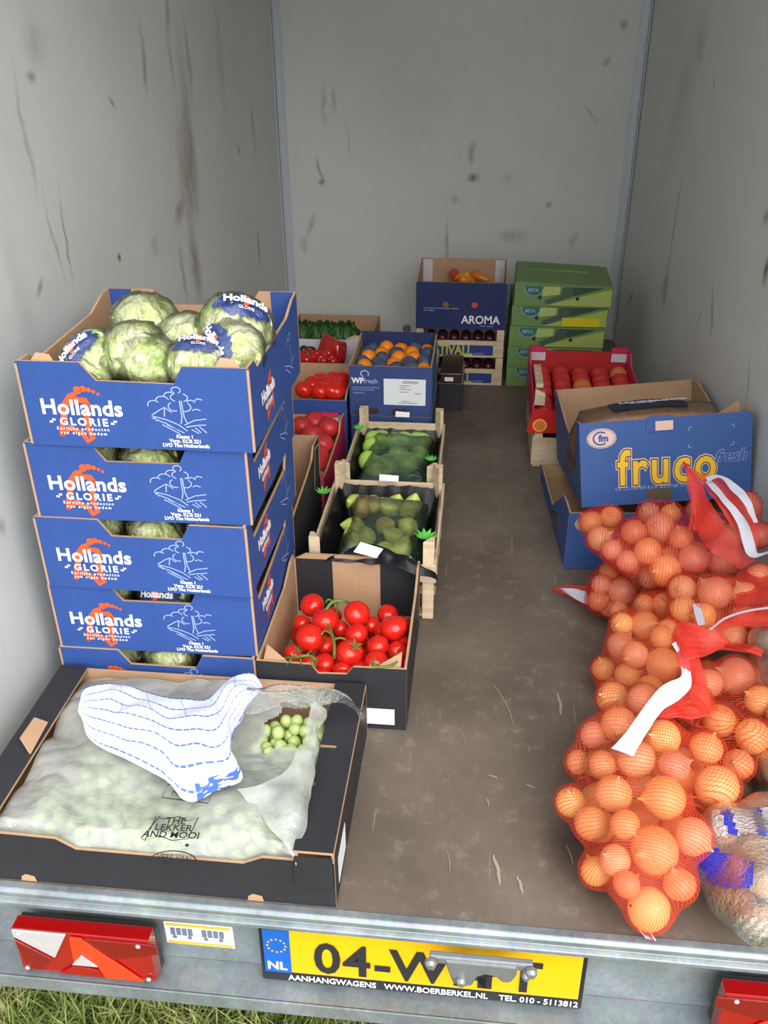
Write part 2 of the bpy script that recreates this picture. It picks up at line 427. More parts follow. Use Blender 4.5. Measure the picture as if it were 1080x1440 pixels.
M_floor = floor_mat(); M_galv = galv_mat(); M_wood = wood_mat()
M_alu = mat('brushed_aluminium', srgb(198, 202, 208), .5, .25, .08, 30)
M_brown = card_mat('plain_brown_card', srgb(186, 150, 118))
M_blue = card_mat('blue_printed_card', srgb(50, 80, 148))
M_blue2 = card_mat('mid_blue_printed_card', srgb(60, 92, 152))
M_navy = card_mat('navy_printed_card', srgb(40, 50, 96))
M_navy2 = card_mat('slate_blue_printed_card', srgb(58, 76, 128))
M_black = card_mat('black_printed_card', srgb(46, 46, 50))
M_green = card_mat('green_printed_card', srgb(116, 148, 88))
M_pink = card_mat('pink_printed_card', srgb(206, 52, 96))
M_red_card = card_mat('red_printed_card', srgb(190, 44, 48))
M_whitecard = card_mat('white_lined_card', srgb(214, 210, 220))
M_white = mat('white_ink', (.85, .85, .88), .6)
M_lblue = mat('pale_blue_ink', srgb(160, 178, 222), .6)
M_orange_ink = mat('orange_ink', srgb(236, 88, 34), .6)
M_yellow_ink = mat('yellow_ink', srgb(236, 190, 40), .5)
M_pale_ink = mat('pale_pink_ink', srgb(224, 190, 176), .6)
M_dark_ink = mat('dark_ink', srgb(36, 36, 60), .6)
M_blackink = mat('black_ink', (.02, .02, .025), .6)
M_label = mat('white_paper_label', (.80, .82, .86), .6)
M_onion = [onion_mat('golden_onion_skin', srgb(218, 152, 78), srgb(238, 192, 120), srgb(250, 228, 172)),
           onion_mat('amber_onion_skin', srgb(204, 132, 68), srgb(226, 170, 104), srgb(242, 208, 152)),
           onion_mat('rosy_onion_skin', srgb(198, 132, 94), srgb(220, 168, 126), srgb(238, 210, 174))]
M_root = mat('dry_root_hair', srgb(150, 112, 74), .9, 0, .2, 60)
M_tomato = mat('ripe_tomato_skin', srgb(208, 34, 22), .16, 0, .06, 20, sub=.0, spec=.5)
M_stem = mat('green_vine_stem', srgb(96, 118, 52), .6, 0, .2, 60)
M_lettuce = lettuce_mat()
M_film = film_mat('clear_lettuce_film', (1, 1, 1), .02, .20, .07, 14, .08, 1.0)
M_band = film_mat('blue_printed_film', srgb(40, 76, 160), .93, .02, .2, 30, .3, .5)
M_bagfilm = film_mat('milky_bag_film', (.95, 1.0, .94), .46, .36, .20, 5, .14, .5)
M_clearfilm = film_mat('clear_bag_film', (.94, .95, .97), .12, .2, .12, 16, .08, .8)
M_blackfilm = mat('black_plastic_liner', (.010, .010, .013), .3, 0, .2, 30, bump=.6, bscale=30, spec=.22)
M_greennet = film_mat('green_fruit_bag_film', srgb(150, 214, 160), .10, .18, .15, 10, .10, .9)
M_grape = mat('green_grape_skin', srgb(196, 216, 138), .25, 0, .12, 30)
M_leafg = mat('dark_green_leaf', srgb(52, 92, 40), .5, 0, .3, 30, bump=.5, bscale=60)
M_grass = grass_mat()
M_towel = towel_mat()
M_redveil = net_mat('red_net_veil', 90, 60, srgb(230, 62, 50), .24, .3)
M_redsheet = net_mat('red_net_gathered', 110, 40, srgb(236, 62, 50), .48, .4)
M_strip = mat('white_woven_label_strip', (.62, .62, .72), .6, 0, .12, 50, bump=.6, bscale=60)

# ---------------------------------------------------------------- setting: trailer body
XL, XR, YB, YF, ZT = -.836, .575, 3.80, .895, 1.95
lm = []
def LM(u, v, ln, wd, tilt=0, s=.6, c=BR):      # mark on the left wall from photo position
    r = ray(u, v); k = XL/r[0]; lm.append((r[1]*k, CAMH + r[2]*k, ln, wd, tilt, s, c))
LM(266, 185, .24, .045, 2, .6, srgb(140, 128, 110)); LM(264, 245, .17, .09, -3, .75, srgb(142, 128, 112)); LM(252, 298, .03, .05, 20, .8, srgb(130, 116, 98)); LM(265, 90, .12, .022, 0, .6, srgb(140, 125, 100))
LM(202, 85, .09, .016, 0, .75, srgb(130, 122, 90)); LM(240, 85, .09, .018, 4, .5, BR); LM(235, 12, .08, .022, -8, .6, srgb(140, 130, 100))
LM(275, 370, .12, .05, 4, .7, srgb(112, 100, 84)); LM(258, 385, .09, .02, 0, .7, GR); LM(92, 335, .11, .007, -2, .8, srgb(150, 140, 100)); LM(76, 340, .10, .006, 6, .6, srgb(150, 140, 100))
LM(55, 405, .03, .010, -60, .7, srgb(120, 104, 70)); LM(168, 362, .012, .010, 0, 1.2, srgb(150, 84, 40)); LM(356, 180, .12, .02, 0, .6, srgb(150, 130, 110)); LM(364, 350, .07, .022, 0, .9, DK)
LM(218, 345, .03, .03, 40, .6, GR); LM(36, 190, .12, .010, 0, .5, GR); LM(45, 108, .012, .02, 0, .7, DK); LM(158, 144, .02, .006, 50, .9, DK); LM(50, 60, .05, .05, 50, .35, GR)
LM(336, 210, .02, .02, 0, .8, DK); LM(4, 740, .02, .012, 0, .7, BR); LM(30, 420, .2, .04, 0, .2, GR); LM(310, 90, .2, .05, 0, .3, GR)
bm_ = []
def BM(u, v, ln, wd, tilt=0, s=.6, c=BR):
    q = WY(u, v, YB); bm_.append((q.x, q.z, ln, wd, tilt, s, c))
BM(663, 215, .05, .014, 0, .8); BM(667, 250, .02, .03, 0, 1, DK); BM(630, 345, .12, .008, 0, .7); BM(450, 240, .06, .010, 8, .8, GR); BM(452, 256, .015, .015, 0, .9, DK)
BM(470, 140, .05, .014, 0, .6, (.3, .26, .12)); BM(438, 315, .05, .016, -15, .6); BM(455, 145, .10, .012, 0, .4); BM(720, 332, .03, .07, 0, .5, GR); BM(808, 338, .04, .02, 0, .6, GR)
BM(772, 288, .015, .015, 0, .9, GR); BM(832, 160, .05, .008, 45, .6, GR); BM(428, 345, .04, .02, 0, .5); BM(878, 35, .02, .02, 0, .6, DK); BM(854, 87, .02, .02, 0, .5, DK); BM(490, 200, .1, .005, 10, .4)
BM(715, 250, .02, .02, 0, .5); BM(640, 280, .02, .02, 0, .5); BM(600, 160, .3, .25, 0, .12, GR)
rm = []
def RM(u, v, ln, wd, tilt=0, s=.6, c=BR):
    r = ray(u, v); k = (XR+.0447*YB)/(r[0]+.0447*r[1]); rm.append((r[1]*k, CAMH + r[2]*k, ln, wd, tilt, s, c))
RM(948, 320, .18, .012, 2, .9, GR); RM(935, 405, .08, .035, 0, .7, srgb(130, 110, 84)); RM(887, 417, .07, .015, 50, .9, GR); RM(1001, 435, .08, .010, -25, .9, DK); RM(982, 452, .05, .008, 20, .8, GR)
RM(1078, 380, .04, .02, 0, 1, srgb(110, 84, 50)); RM(1076, 305, .02, .02, 0, .9, DK); RM(985, 65, .05, .06, 0, .4, GR); RM(1003, 115, .02, .008, -20, .7, DK); RM(960, 130, .3, .1, 30, .3, GR); RM(1051, 540, .08, .008, -10, .7, GR); RM(1030, 302, .012, .006, 0, 1, (.8, .8, .75))
M_wl = marks_mat('left_panel_paint', wallbase, 1, lm, 0)
M_wb = marks_mat('rear_panel_paint', wallbase, 0, bm_, 3)
M_wr = marks_mat('right_panel_paint', wallbase, 1, rm, 7)
struct(MB().box(XL-.025, XL, YF-.01, YB+.03, -.08, ZT).build('wall_left', M_wl))
WR = lambda y: XR+.0447*(YB-y)      # the right wall stands very slightly splayed
struct(MB().prism([(WR(YF-.01), YF-.01), (WR(YF-.01)+.025, YF-.01), (XR+.025, YB+.03), (XR, YB+.03)], ZT+.08, Matrix.Translation((0, 0, ZT))).build('wall_right', M_wr))
struct(MB().box(XL, XR, YB, YB+.03, -.08, ZT).build('wall_back', M_wb))
struct(MB().box(XL-.025, XR+.16, YF, YB+.03, ZT, ZT+.03).build('ceiling', mat('translucent_roof_sheet', (.8, .82, .8), .5)))
struct(MB().prism([(XL, YF), (WR(YF), YF), (XR, YB), (XL, YB)], .018).build('floor', M_floor))
def corner(name, x, s):
    b = MB()
    b.box(min(x, x+s*.036), max(x, x+s*.036), YB-.004, YB, 0, ZT); b.box(min(x, x+s*.004), max(x, x+s*.004), YB-.03, YB, 0, ZT)
    b.box(min(x+s*.028, x+s*.036), max(x+s*.028, x+s*.036), YB-.008, YB-.004, 0, ZT)
    b.box(min(x+s*.006, x+s*.012), max(x+s*.006, x+s*.012), YB-.008, YB-.004, 0, ZT)
    struct(b.build(name, M_alu, bevel=.001))
corner('trim_1', XL, 1); corner('trim_2', XR, -1)

# rear sill, panel and ledge below the floor edge
b = MB(); prof = [(-.895, 0), (-.912, 0.0), (-.912, -.016), (-.904, -.024), (-.904, -.040), (-.914, -.048), (-.914, -.066), (-.895, -.066)]
prof = [(.895, .0015), (.882, .0015), (.876, -.003), (.876, -.012), (.883, -.016), (.883, -.021), (.874, -.025), (.874, -.033), (.895, -.034)]
b.prism([(-p[0], p[1]) for p in prof], XR-XL+.30, LEFT(XL-.15, 0, 0))
struct(b.build('trim_3', M_galv, bevel=.0015))
struct(MB().box(XL-.1, XR+.15, .93, .945, -.24, -.03).build('trim_4', M_galv))
b = MB().box(XL-.1, XR+.15, .868, .93, -.212, -.206).box(XL-.1, XR+.15, .866, .871, -.236, -.206)
struct(b.build('trim_5', M_galv, bevel=.001))
struct(MB().box(XL-.1, XL+.04, .86, .93, -.13, -.04).build('trim_6', mat('black_rubber', (.02, .02, .02), .7)))

# ground
b = MB(); b.box(-4, 4, -3, 6, -.66, -.62)
gr = struct(b.build('ground', mat('trodden_lawn_soil', srgb(96, 100, 58), .95, 0, .35, 14, bump=.6, bscale=40)))
N = 26000
X0 = rng.uniform(-1.25, .35, N); Y0 = rng.uniform(.72, 1.75, N); H = rng.uniform(.03, .10, N); A = rng.uniform(0, 6.28, N); Ln = rng.uniform(.02, .08, N); B = rng.uniform(0, 6.28, N)
v = np.zeros((N, 5, 3)); wd = .0022
dx, dy = np.cos(A)*wd, np.sin(A)*wd; lx, ly = np.cos(B)*Ln, np.sin(B)*Ln
v[:, 0] = np.stack([X0-dx, Y0-dy, np.full(N, -.62)], 1); v[:, 1] = np.stack([X0+dx, Y0+dy, np.full(N, -.62)], 1)
v[:, 2] = np.stack([X0+lx*.35+dx*.8, Y0+ly*.35+dy*.8, -.62+H*.65], 1); v[:, 3] = np.stack([X0+lx*.35-dx*.8, Y0+ly*.35-dy*.8, -.62+H*.65], 1)
v[:, 4] = np.stack([X0+lx, Y0+ly, -.62+H], 1)
me = bpy.data.meshes.new('grass'); idx = np.arange(N)*5
me.from_pydata(v.reshape(-1, 3).tolist(), [], [f for i in idx.tolist() for f in ((i, i+1, i+2, i+3), (i+3, i+2, i+4))]); me.materials.append(M_grass)
o = bpy.data.objects.new('grass', me); C.objects.link(o); tag(o, 'green and straw coloured grass growing below the trailer', 'grass', kind='stuff')


# ---------------------------------------------------------------- tail lamps, plate, latch, sticker
def tail_lamp(label, flip, loc):
    L = thing('tail_lamp', label, 'lamp', loc)
    wd, ht = .238, .112
    MB().box(.002, wd-.002, .014, .03, .002, ht-.012).build('housing', mat('black_lamp_housing', (.03, .03, .03), .5), L, bevel=.003)
    red = mat('red_lamp_lens', srgb(158, 12, 16), .12, 0, .1, 40, spec=.7, coat=.5)
    dred = mat('dark_red_lamp_lens', srgb(128, 8, 14), .12, 0, .2, 160, bump=.6, bscale=260, coat=.5)
    org = mat('bright_reflector_triangle', srgb(250, 66, 30), .2, 0, .12, 300, bump=.6, bscale=300)
    clr = mat('clear_lamp_lens', srgb(190, 184, 186), .15, 0, .15, 200, bump=.5, bscale=240, coat=.5)
    X = lambda x: (wd-x) if flip else x
    def pr(name, poly, t, y, mm, bev=.0015):
        return MB().prism([(X(px), py) for px, py in poly], t, FRONT(0, y, 0)).build(name, mm, L, bevel=bev)
    g = .003
    pr('lens', [(g, g), (wd-g, g), (wd-g, ht-g), (g, ht-g)], .026, -.010, red)
    pr('reversing_lens', [(g+.002, .112-g), (.098, .112-g), (.068, .046), (g+.002, .092)], .004, -.0135, clr)
    pr('brake_lens', [(g+.002, .084), (.060, .042), (.040, .010), (.012, .010)], .004, -.0135, dred)
    pr('indicator_lens', [(.128, .103), (.248, .103), (.248, .080), (.158, .052)], .004, -.0135, dred)
    b = MB(); M = FRONT(0, -.016, 0)
    tri = [(.108, .104), (.205, .010), (.078, .010)]
    pr('reflector_triangle', [(.104, .105), (.122, .105), (.214, .008), (.150, .008), (.140, .038), (.100, .038)], .004, -.0155, org, .0008)
    pr('triangle_arm', [(.100, .034), (.070, .008), (.150, .008), (.140, .026)], .004, -.0150, red, .0008)
    pr('small_triangle', [(.118, .066), (.142, .040), (.098, .040)], .003, -.0185, clr, .0008)
    for x, z in ((.014, .014), (wd-.014, .014), (wd-.02, ht-.014), (.016, ht-.012)):
        MB().lathe([(.004, 0), (.004, .002), (.002, .003)], 12).build('screw', M_alu, L, loc=(X(x), -.013, z)).rotation_euler = (math.pi/2, 0, 0)
    return L
tail_lamp('red tail lamp with orange triangle, left of the yellow number plate', False, (-.721, .885, -.200))
tail_lamp('red tail lamp cut off at the right edge of the picture', True, (.412, .885, -.197))

P = thing('number_plate', 'yellow number plate 04-WN-PT in a black dealer frame under the sill', 'number plate', (-.312, .900, -.200), (math.radians(-2), 0, 0))
pw, ph = .525, .135
MB().box(0, pw, 0, .016, 0, ph).build('plate_frame', mat('black_plate_frame', (.015, .015, .02), .35), P, bevel=.003)
MB().prism([(.008, .028), (pw-.008, .028), (pw-.008, ph-.006), (.008, ph-.006)], .003, FRONT(0, -.003, 0)).build('plate', mat('yellow_reflective_plate', srgb(246, 184, 20), .3, 0, .04, 40), P, bevel=.001)
band = MB().prism([(.008, .028), (.052, .028), (.052, ph-.006), (.008, ph-.006)], .001, FRONT(0, -.0042, 0)).build('country_band', mat('blue_country_band', srgb(24, 96, 190), .35), P)
text('NL', .026, M_white, band, FRONT(.012, -.0048, .036), bold=.0008)
b = MB(); b.M = FRONT(.030, -.0048, .093)
for i in range(12):
    a = i*math.pi/6; b.disc(.015*math.cos(a), .015*math.sin(a), .0022, n=5)
b.build('star_ring', M_yellow_ink, band)
for s, x in (('04', .090), ('-', .188), ('WN', .216), ('-', .326), ('PT', .352)):
    text(s, .100, M_blackink, P, FRONT(x, -.0045, .038), sx=.90, bold=.0022, space=1.08)
text('AANHANGWAGENS   WWW.BOERBERKEL.NL    TEL. 010 - 5113812', .0185, M_white, P, FRONT(.045, -.0015, .007), sx=.86, bold=.0004)

K = thing('latch_bracket', 'grey metal door latch keeper bolted to the sill over the number plate', 'latch', (.045, .866, -.038))
M_cast = mat('cast_grey_metal', srgb(150, 152, 156), .42, .6, .15, 60, bump=.3, bscale=90)
MB().box(-.078, .078, -.012, 0, -.012, .004).build('mounting_plate', M_cast, K, bevel=.003)
b = MB(); b.prism([(-.055, 0), (.055, 0), (.055, -.022), (.047, -.040), (.034, -.042), (.024, -.030), (.008, -.026), (-.004, -.034), (-.010, -.055), (-.026, -.062), (-.042, -.052), (-.048, -.03)], .014, FRONT(0, -.014, 0))
b.build('hook_plate', M_cast, K, bevel=.004)
for x, z, r in ((-.028, -.040, .008), (-.075, -.004, .009), (.075, -.004, .009), (.068, -.012, .007)):
    MB().lathe([(r, 0), (r, .006), (r*.6, .011)], 6 if r < .008 else 12).build('bolt', M_cast, K, loc=(x, -.014, z), smooth=False).rotation_euler = (math.pi/2, 0, 0)

S = thing('sticker', 'white and yellow loading diagram sticker on the grey steel beside the left lamp', 'sticker', (-.482, .9295, -.170))
MB().prism([(0, 0), (.118, 0), (.118, .055), (0, .055)], .0006, FRONT()).build('paper', M_label, S)
b = MB(); b.M = FRONT(0, -.0012, 0)
for z in (.002, .047): b.add([(.004, z, 0), (.114, z, 0), (.114, z+.006, 0), (.004, z+.006, 0)], [(0, 1, 2, 3)])
b.build('yellow_stripe', M_yellow_ink, S)
b = MB(); b.M = FRONT(0, -.0012, 0)
for x0 in (.010, .064):
    for i in range(4): b.add([(x0+i*.010, .024, 0), (x0+i*.010+.008, .024, 0), (x0+i*.010+.008, .042, 0), (x0+i*.010, .042, 0)], [(0, 1, 2, 3)])
    for x in (.006, .032): b.disc(x0+x, .019, .004, n=12)
b.build('diagram', mat('grey_ink', srgb(110, 120, 140), .6), S)

# ---------------------------------------------------------------- card crates
def notched(wd, h, cut, x0, x1, sl=.012):
    return [(0, 0), (wd, 0), (wd, h), (x1+sl, h), (x1, h-cut), (x0, h-cut), (x0-sl, h), (0, h)]
def card_crate(name, label, cat, wd, d, h, outer, inner=None, loc=(0,0,0), rot=(0,0,0), group=None,
               front=None, side=None, back=None, t=.005, floor_z=.004, bmats=None):
    inner = inner or M_brown
    T = thing(name, label, cat, loc, rot, group)
    front = front or [(0, 0), (wd, 0), (wd, h), (0, h)]; back = back or [(0, 0), (wd, 0), (wd, h), (0, h)]
    side = side or [(0, 0), (d, 0), (d, h), (0, h)]
    mm = [outer, inner]
    f = MB().prism(front, t, FRONT(0, 0, 0), 0, 1).build('front_panel', mm, T)
    bk = MB().prism([(wd-x, z) for x, z in back], t, BACK(wd, d, 0), 0, 1).build('back_panel', mm if not bmats else bmats, T)
    e = t+.0004
    r = MB().prism([(min(max(x, e), d-e), z) for x, z in side], t, RIGHT(wd, 0, 0), 0, 1).build('side_panel', mm, T)
    l = MB().prism([(d-min(max(x, e), d-e), z) for x, z in side], t, LEFT(0, d, 0), 0, 1).build('side_panel', mm, T)
    MB().box(t, wd-t, t, d-t, .001, floor_z).build('bottom_panel', inner, T)
    return T, f, r, bk, l

# --- the stack of lettuce crates
LW, LD, LH = .385, .40, .150
def lettuce_print(f, r):
    M = FRONT(0, -.0006, 0)
    # orange arch on two legs with a crown of dots
    b = MB(); b.M = M
    arc = [(.078+.034*math.cos(a)*1.0, .074+.026*math.sin(a)) for a in np.linspace(math.radians(20), math.radians(165), 12)]
    b.ribbon([(.112, .078), (.108, .062), (.104, .040), (.110, .016), (.101, .010), (.094, .024), (.074, .034), (.056, .018)], [.005, .010, .010, .010, .009, .010, .010, .004])
    b.ribbon([(.056, .018), (.060, .034), (.066, .052), (.072, .074), (.084, .090), (.096, .096)][::-1], [.005, .011, .012, .011, .009, .006])
    b.ribbon([(.080, .074), (.094, .084), (.108, .083), (.115, .072)], [.005, .010, .011, .006])
    for x, z, q in ((.098, .098, .0055), (.108, .1005, .0042), (.117, .099, .0033), (.125, .096, .0026), (.132, .092, .0022)): b.disc(x, z+.003, q*1.25, n=14)
    b.build('orange_emblem', M_orange_ink, f)
    text('Hollands', .0375, M_white, f, FRONT(.029, -.0011, .058), sx=1.02, bold=.0010, space=1.04)
    b = MB()
    text('GLORIE', .0185, M_white, f, FRONT(.058, -.0011, .039), sx=1.05, bold=.0006, space=1.35)
    b.M = FRONT(0, -.0011, 0)
    for x in (.040, .146):
        for dx, dz in ((0, 0), (.005, .004)): b.add([(x+dx, .042+dz, 0), (x+dx+.006, .042+dz, 0), (x+dx+.006, .0455+dz, 0), (x+dx, .0455+dz, 0)], [(0, 1, 2, 3)])
    b.build('flag_mark', M_white, f)['kind'] = 'stuff'
    text('Eerlijke producten\nvan eigen bodem', .0078, M_white, f, FRONT(.096, -.0011, .030), align='CENTER', space=1.5, bold=.0001)
    b = MB(); b.M = M
    cl = lambda cx, cz, rr, a0, a1: [(cx+rr*math.cos(math.radians(a)), cz+rr*.8*math.sin(math.radians(a))) for a in np.linspace(a0, a1, 8)]
    for p in (cl(.222, .082, .011, 200, 40), cl(.238, .090, .012, 190, 20), cl(.252, .100, .010, 180, 60),
              cl(.264, .112, .008, 250, -60), cl(.262, .098, .009, 260, 100), cl(.274, .098, .009, 80, -80), cl(.258, .080, .011, 120, 290), cl(.276, .080, .011, 60, -110),
              [(.268, .092), (.269, .060), (.266, .046)], [(.271, .092), (.273, .060), (.278, .046)],
              [(.216, .062), (.230, .072), (.240, .078), (.252, .068)], [(.218, .060), (.224, .050)], [(.240, .078), (.238, .060)],
              [(.215, .060), (.240, .054), (.262, .044), (.276, .032)], [(.216, .056), (.240, .046), (.258, .034)], [(.272, .044), (.290, .054), (.312, .058)],
              [(.274, .040), (.292, .044), (.310, .046)], cl(.296, .070, .008, 150, 30), cl(.288, .088, .007, 160, 10), cl(.302, .090, .008, 170, 40), [(.293, .090), (.300, .098)],
              [(.232, .044), (.262, .026)], [(.240, .044), (.270, .028)], [(.290, .040), (.300, .030)], [(.298, .042), (.310, .030)], [(.284, .036), (.296, .028)]):
        b.ribbon(p, .0019)
    b.v = [(.264+(x-.264)*.95, y, .028+(z-.024)*.89) for x, y, z in b.v]; b.build('landscape_drawing', M_lblue, f)
    text('Klasse 1\nVerp. KCB 221\nLVO The Netherlands', .0088, M_white, f, FRONT(.270, -.0011, .0225), align='CENTER', bold=.0003, line=.92)
    for x in (-.0015, LW-.0025):
        b = MB(); b.M = M; b.ribbon([(x+.002+.0009*(i % 2), .002+i*.0024) for i in range(60)], .0042); b.build('corrugated_edge', M_brown, f)['kind'] = 'stuff'
    b = MB(); b.M = RIGHT(LW+.0007, 0, 0); b.ribbon([(.004+.001*(i % 2), .002+i*.0024) for i in range(60)], .0055); b.build('corrugated_edge', M_brown, r)['kind'] = 'stuff'
    # the same print, smaller, on the side
    b = MB(); b.M = RIGHT(LW+.0006, 0, 0)
    b.ribbon([(.150, .020), (.140, .036), (.120, .030), (.104, .016)], .007); b.ribbon([(.104, .016), (.112, .060), (.128, .086), (.146, .092)], .008); b.ribbon([(.150, .022), (.152, .060), (.144, .080), (.124, .078)], .008)
    b.build('orange_emblem', M_orange_ink, r)
    text('Hollands', .030, M_white, r, RIGHT(LW+.0011, .070, .056), sx=.9, bold=.0009)
    text('GLORIE', .015, M_white, r, RIGHT(LW+.0011, .092, .038), sx=.9, space=1.2)
    b = MB(); b.M = RIGHT(LW+.0006, .04, 0)
    for p in (cl(.252, .090, .012, 190, 20), cl(.268, .100, .010, 250, -60), [(.270, .085), (.272, .050)], [(.215, .060), (.262, .044), (.286, .032)], [(.262, .044), (.302, .054)], [(.222, .052), (.262, .030)]): b.ribbon(p, .002)
    b.build('landscape_drawing', M_lblue, r)
fp = [(0, 0), (LW, 0), (LW, LH-.004), (.278, LH-.004), (.262, LH-.034), (.132, LH-.032), (.108, LH-.002), (0, LH-.002)]
fp2 = [(0, 0), (LW, 0), (LW, LH-.006), (.284, LH-.006), (.268, LH-.036), (.140, LH-.036), (.118, LH-.004), (0, LH-.004)]
sp = [(0, 0), (LD, 0), (LD, LH-.002), (.335, LH-.004), (.315, LH-.046), (.05, LH-.054), (.035, LH-.006), (0, LH-.004)]
sp_top = [(0, 0), (LD, 0), (LD, LH+.012), (.36, LH+.008), (.30, LH-.012), (.06, LH-.022), (.04, LH-.004), (0, LH-.004)]
bp = [(0, 0), (LW, 0), (LW, LH+.012), (LW-.075, LH+.012), (LW-.095, LH-.018), (.118, LH-.018), (.095, LH+.012), (0, LH+.012)]

# lettuce: a crinkled head in a clear film, a printed band on the film
def crinkle(p, s): return noise.noise(Vector(p)*s)
def head_mesh(name, r, seed, amp=.10, sub=4, fold=1.0):
    bm = bmesh.new(); bmesh.ops.create_icosphere(bm, subdivisions=sub, radius=1)
    for v in bm.verts:
        n = v.co.copy(); q = n*1.6 + Vector((seed, seed*2, 0))
        a = abs(noise.noise(q*1.3))*1.6; f_ = noise.noise(q*3.1)*.5 + noise.noise(q*8)*.16
        ridge = abs(math.sin(3.2*n.x + 2*noise.noise(q*1.2)*3))
        v.co = n * r * (1 + amp*(a - .5) + amp*.5*f_ + amp*.3*fold*ridge)
        v.co.z *= .86
    me = bpy.data.meshes.new(name); bm.to_mesh(me); bm.free()
    me.polygons.foreach_set('use_smooth', [True]*len(me.polygons)); return me
def band_mesh(src, r, seed):
    """strip of the film shell lifted a little: an oval printed patch over the top"""
    bm = bmesh.new(); bm.from_mesh(src)
    kill = [f for f in bm.faces if not ((f.calc_center_median().x/r)**2/.55 + ((f.calc_center_median().y/r)+.10)**2/.16 < 1 and f.calc_center_median().z > 0)]
    bmesh.ops.delete(bm, geom=kill, context='FACES')
    for v in bm.verts: v.co *= 1.012
    me = bpy.data.meshes.new('printed_patch'); bm.to_mesh(me); bm.free(); return me
heads = []
for k in range(3):
    core = head_mesh('leaves', .056, 3+k*5, .12); core.materials.append(M_lettuce)
    film = head_mesh('film', .0605, 11+k*7, .13, 4, 1.4); film.materials.append(M_film)
    patch = band_mesh(film, .0605, k); patch.materials.append(M_band)
    heads.append((core, film, patch))
txt = {}
def wrap_text(body, size, R, y0, m, **kw):
    me = text_mesh(body, size, align='CENTER', **kw).copy()
    for v in me.vertices:
        a = v.co.x/R; e = (v.co.y + y0)/R
        n = Vector((math.sin(a)*math.cos(e), math.sin(e), math.cos(a)*math.cos(e)*.86))
        v.co = n * (R + v.co.z)
    me.materials.clear(); me.materials.append(m); return me
wt = [wrap_text('Hollands', .021, .071, -.014, M_white, bold=.0008), wrap_text('GLORIE', .008, .071, -.027, M_white), wrap_text('9', .030, .0705, -.020, M_orange_ink, bold=.0014)]
def lettuce(loc, r, label, group, patch=True, kind=0, rot=(0, 0, 0)):
    T = thing('lettuce', label, 'lettuce', loc, rot, group); s = r/.0605; T.scale = (s, s, s)
    ch = [('leaves', heads[kind][0]), ('film', heads[kind][1])] + ([('printed_patch', heads[kind][2])] if patch else [])
    for n, me in ch:
        o = bpy.data.objects.new(n, me); C.objects.link(o); o.parent = T
        if n == 'printed_patch' and label:
            for q in wt:
                oo = bpy.data.objects.new('lettering', q); C.objects.link(oo); oo.parent = o
    return T
base_z = .0
xs = [-.780, -.776, -.772, -.762, -.744]   # left edge of each crate, bottom to top
proto = None
which = ['lowest blue lettuce crate of the stack, half hidden behind the grape box', 'second blue lettuce crate from the bottom of the left stack',
         'middle blue lettuce crate of the left stack', 'second blue lettuce crate from the top of the left stack', 'topmost blue lettuce crate, open and heaped with wrapped lettuces']
for k in range(5):
    loc = (xs[k], 1.305 + (.004 if k % 2 else 0), .004 + k*(LH-.006)); rz = (.0, .012, -.01, .008, -.004)[k]
    if k in (0, 4):
        T, f, r_, bk, l_ = card_crate('lettuce_crate', which[k], 'crate', LW, LD, LH, M_blue, None, loc, (0, 0, rz), 'blue lettuce crates in the left stack',
                            front=fp if k == 4 else fp2, side=sp_top if k == 4 else sp, back=bp if k == 4 else fp2)
        lettuce_print(f, r_)
        if k == 0: proto = T
        else:
            MB().prism([(0, .05), (.045, .05), (.045, LH+.012), (0, LH+.012)], .0008, FRONT(.006, LD-.0062, 0)).build('blue_corner_print', M_blue, T)
            MB().prism([(0, .05), (.045, .05), (.045, LH+.012), (0, LH+.012)], .0008, FRONT(LW-.051, LD-.0062, 0)).build('blue_corner_print', M_blue, T)
            for x in (.012, LW-.062): MB().prism([(0, 0), (.05, 0), (.035, .022), (.012, .026)], .004, frame((x, .012, LH-.016), (1, .1, 0), (0, .7, .7)), 0, 0).build('corner_flap', M_brown, T)
    else:
        T = copy_tree(proto); T['label'] = which[k]; T.location = loc; T.rotation_euler = (0, 0, rz)
    if k < 4:
        names = ['lowest crate', 'second crate from the bottom', 'middle crate', 'second crate from the top']
        for i, (x, y) in enumerate(((.075, .080), (.192, .078), (.308, .080), (.315, .200), (.315, .318))):
            lettuce((loc[0]+x, loc[1]+y, loc[2]+.084), .0545, 'wrapped lettuce at the ' + ('front left', 'front middle', 'front right', 'right side', 'back right')[i] + ' of the ' + names[k], 'lettuces in the ' + names[k],
                    patch=(k == 1 and i == 1) or (k == 3 and i == 3), kind=(i+k) % 3, rot=(.9 if k == 1 and i == 1 else .3, (.9 if i == 3 else .2)*((i % 3)-1 if i < 3 else 1), i*1.3 if not (k == 1 and i == 1) else 0))
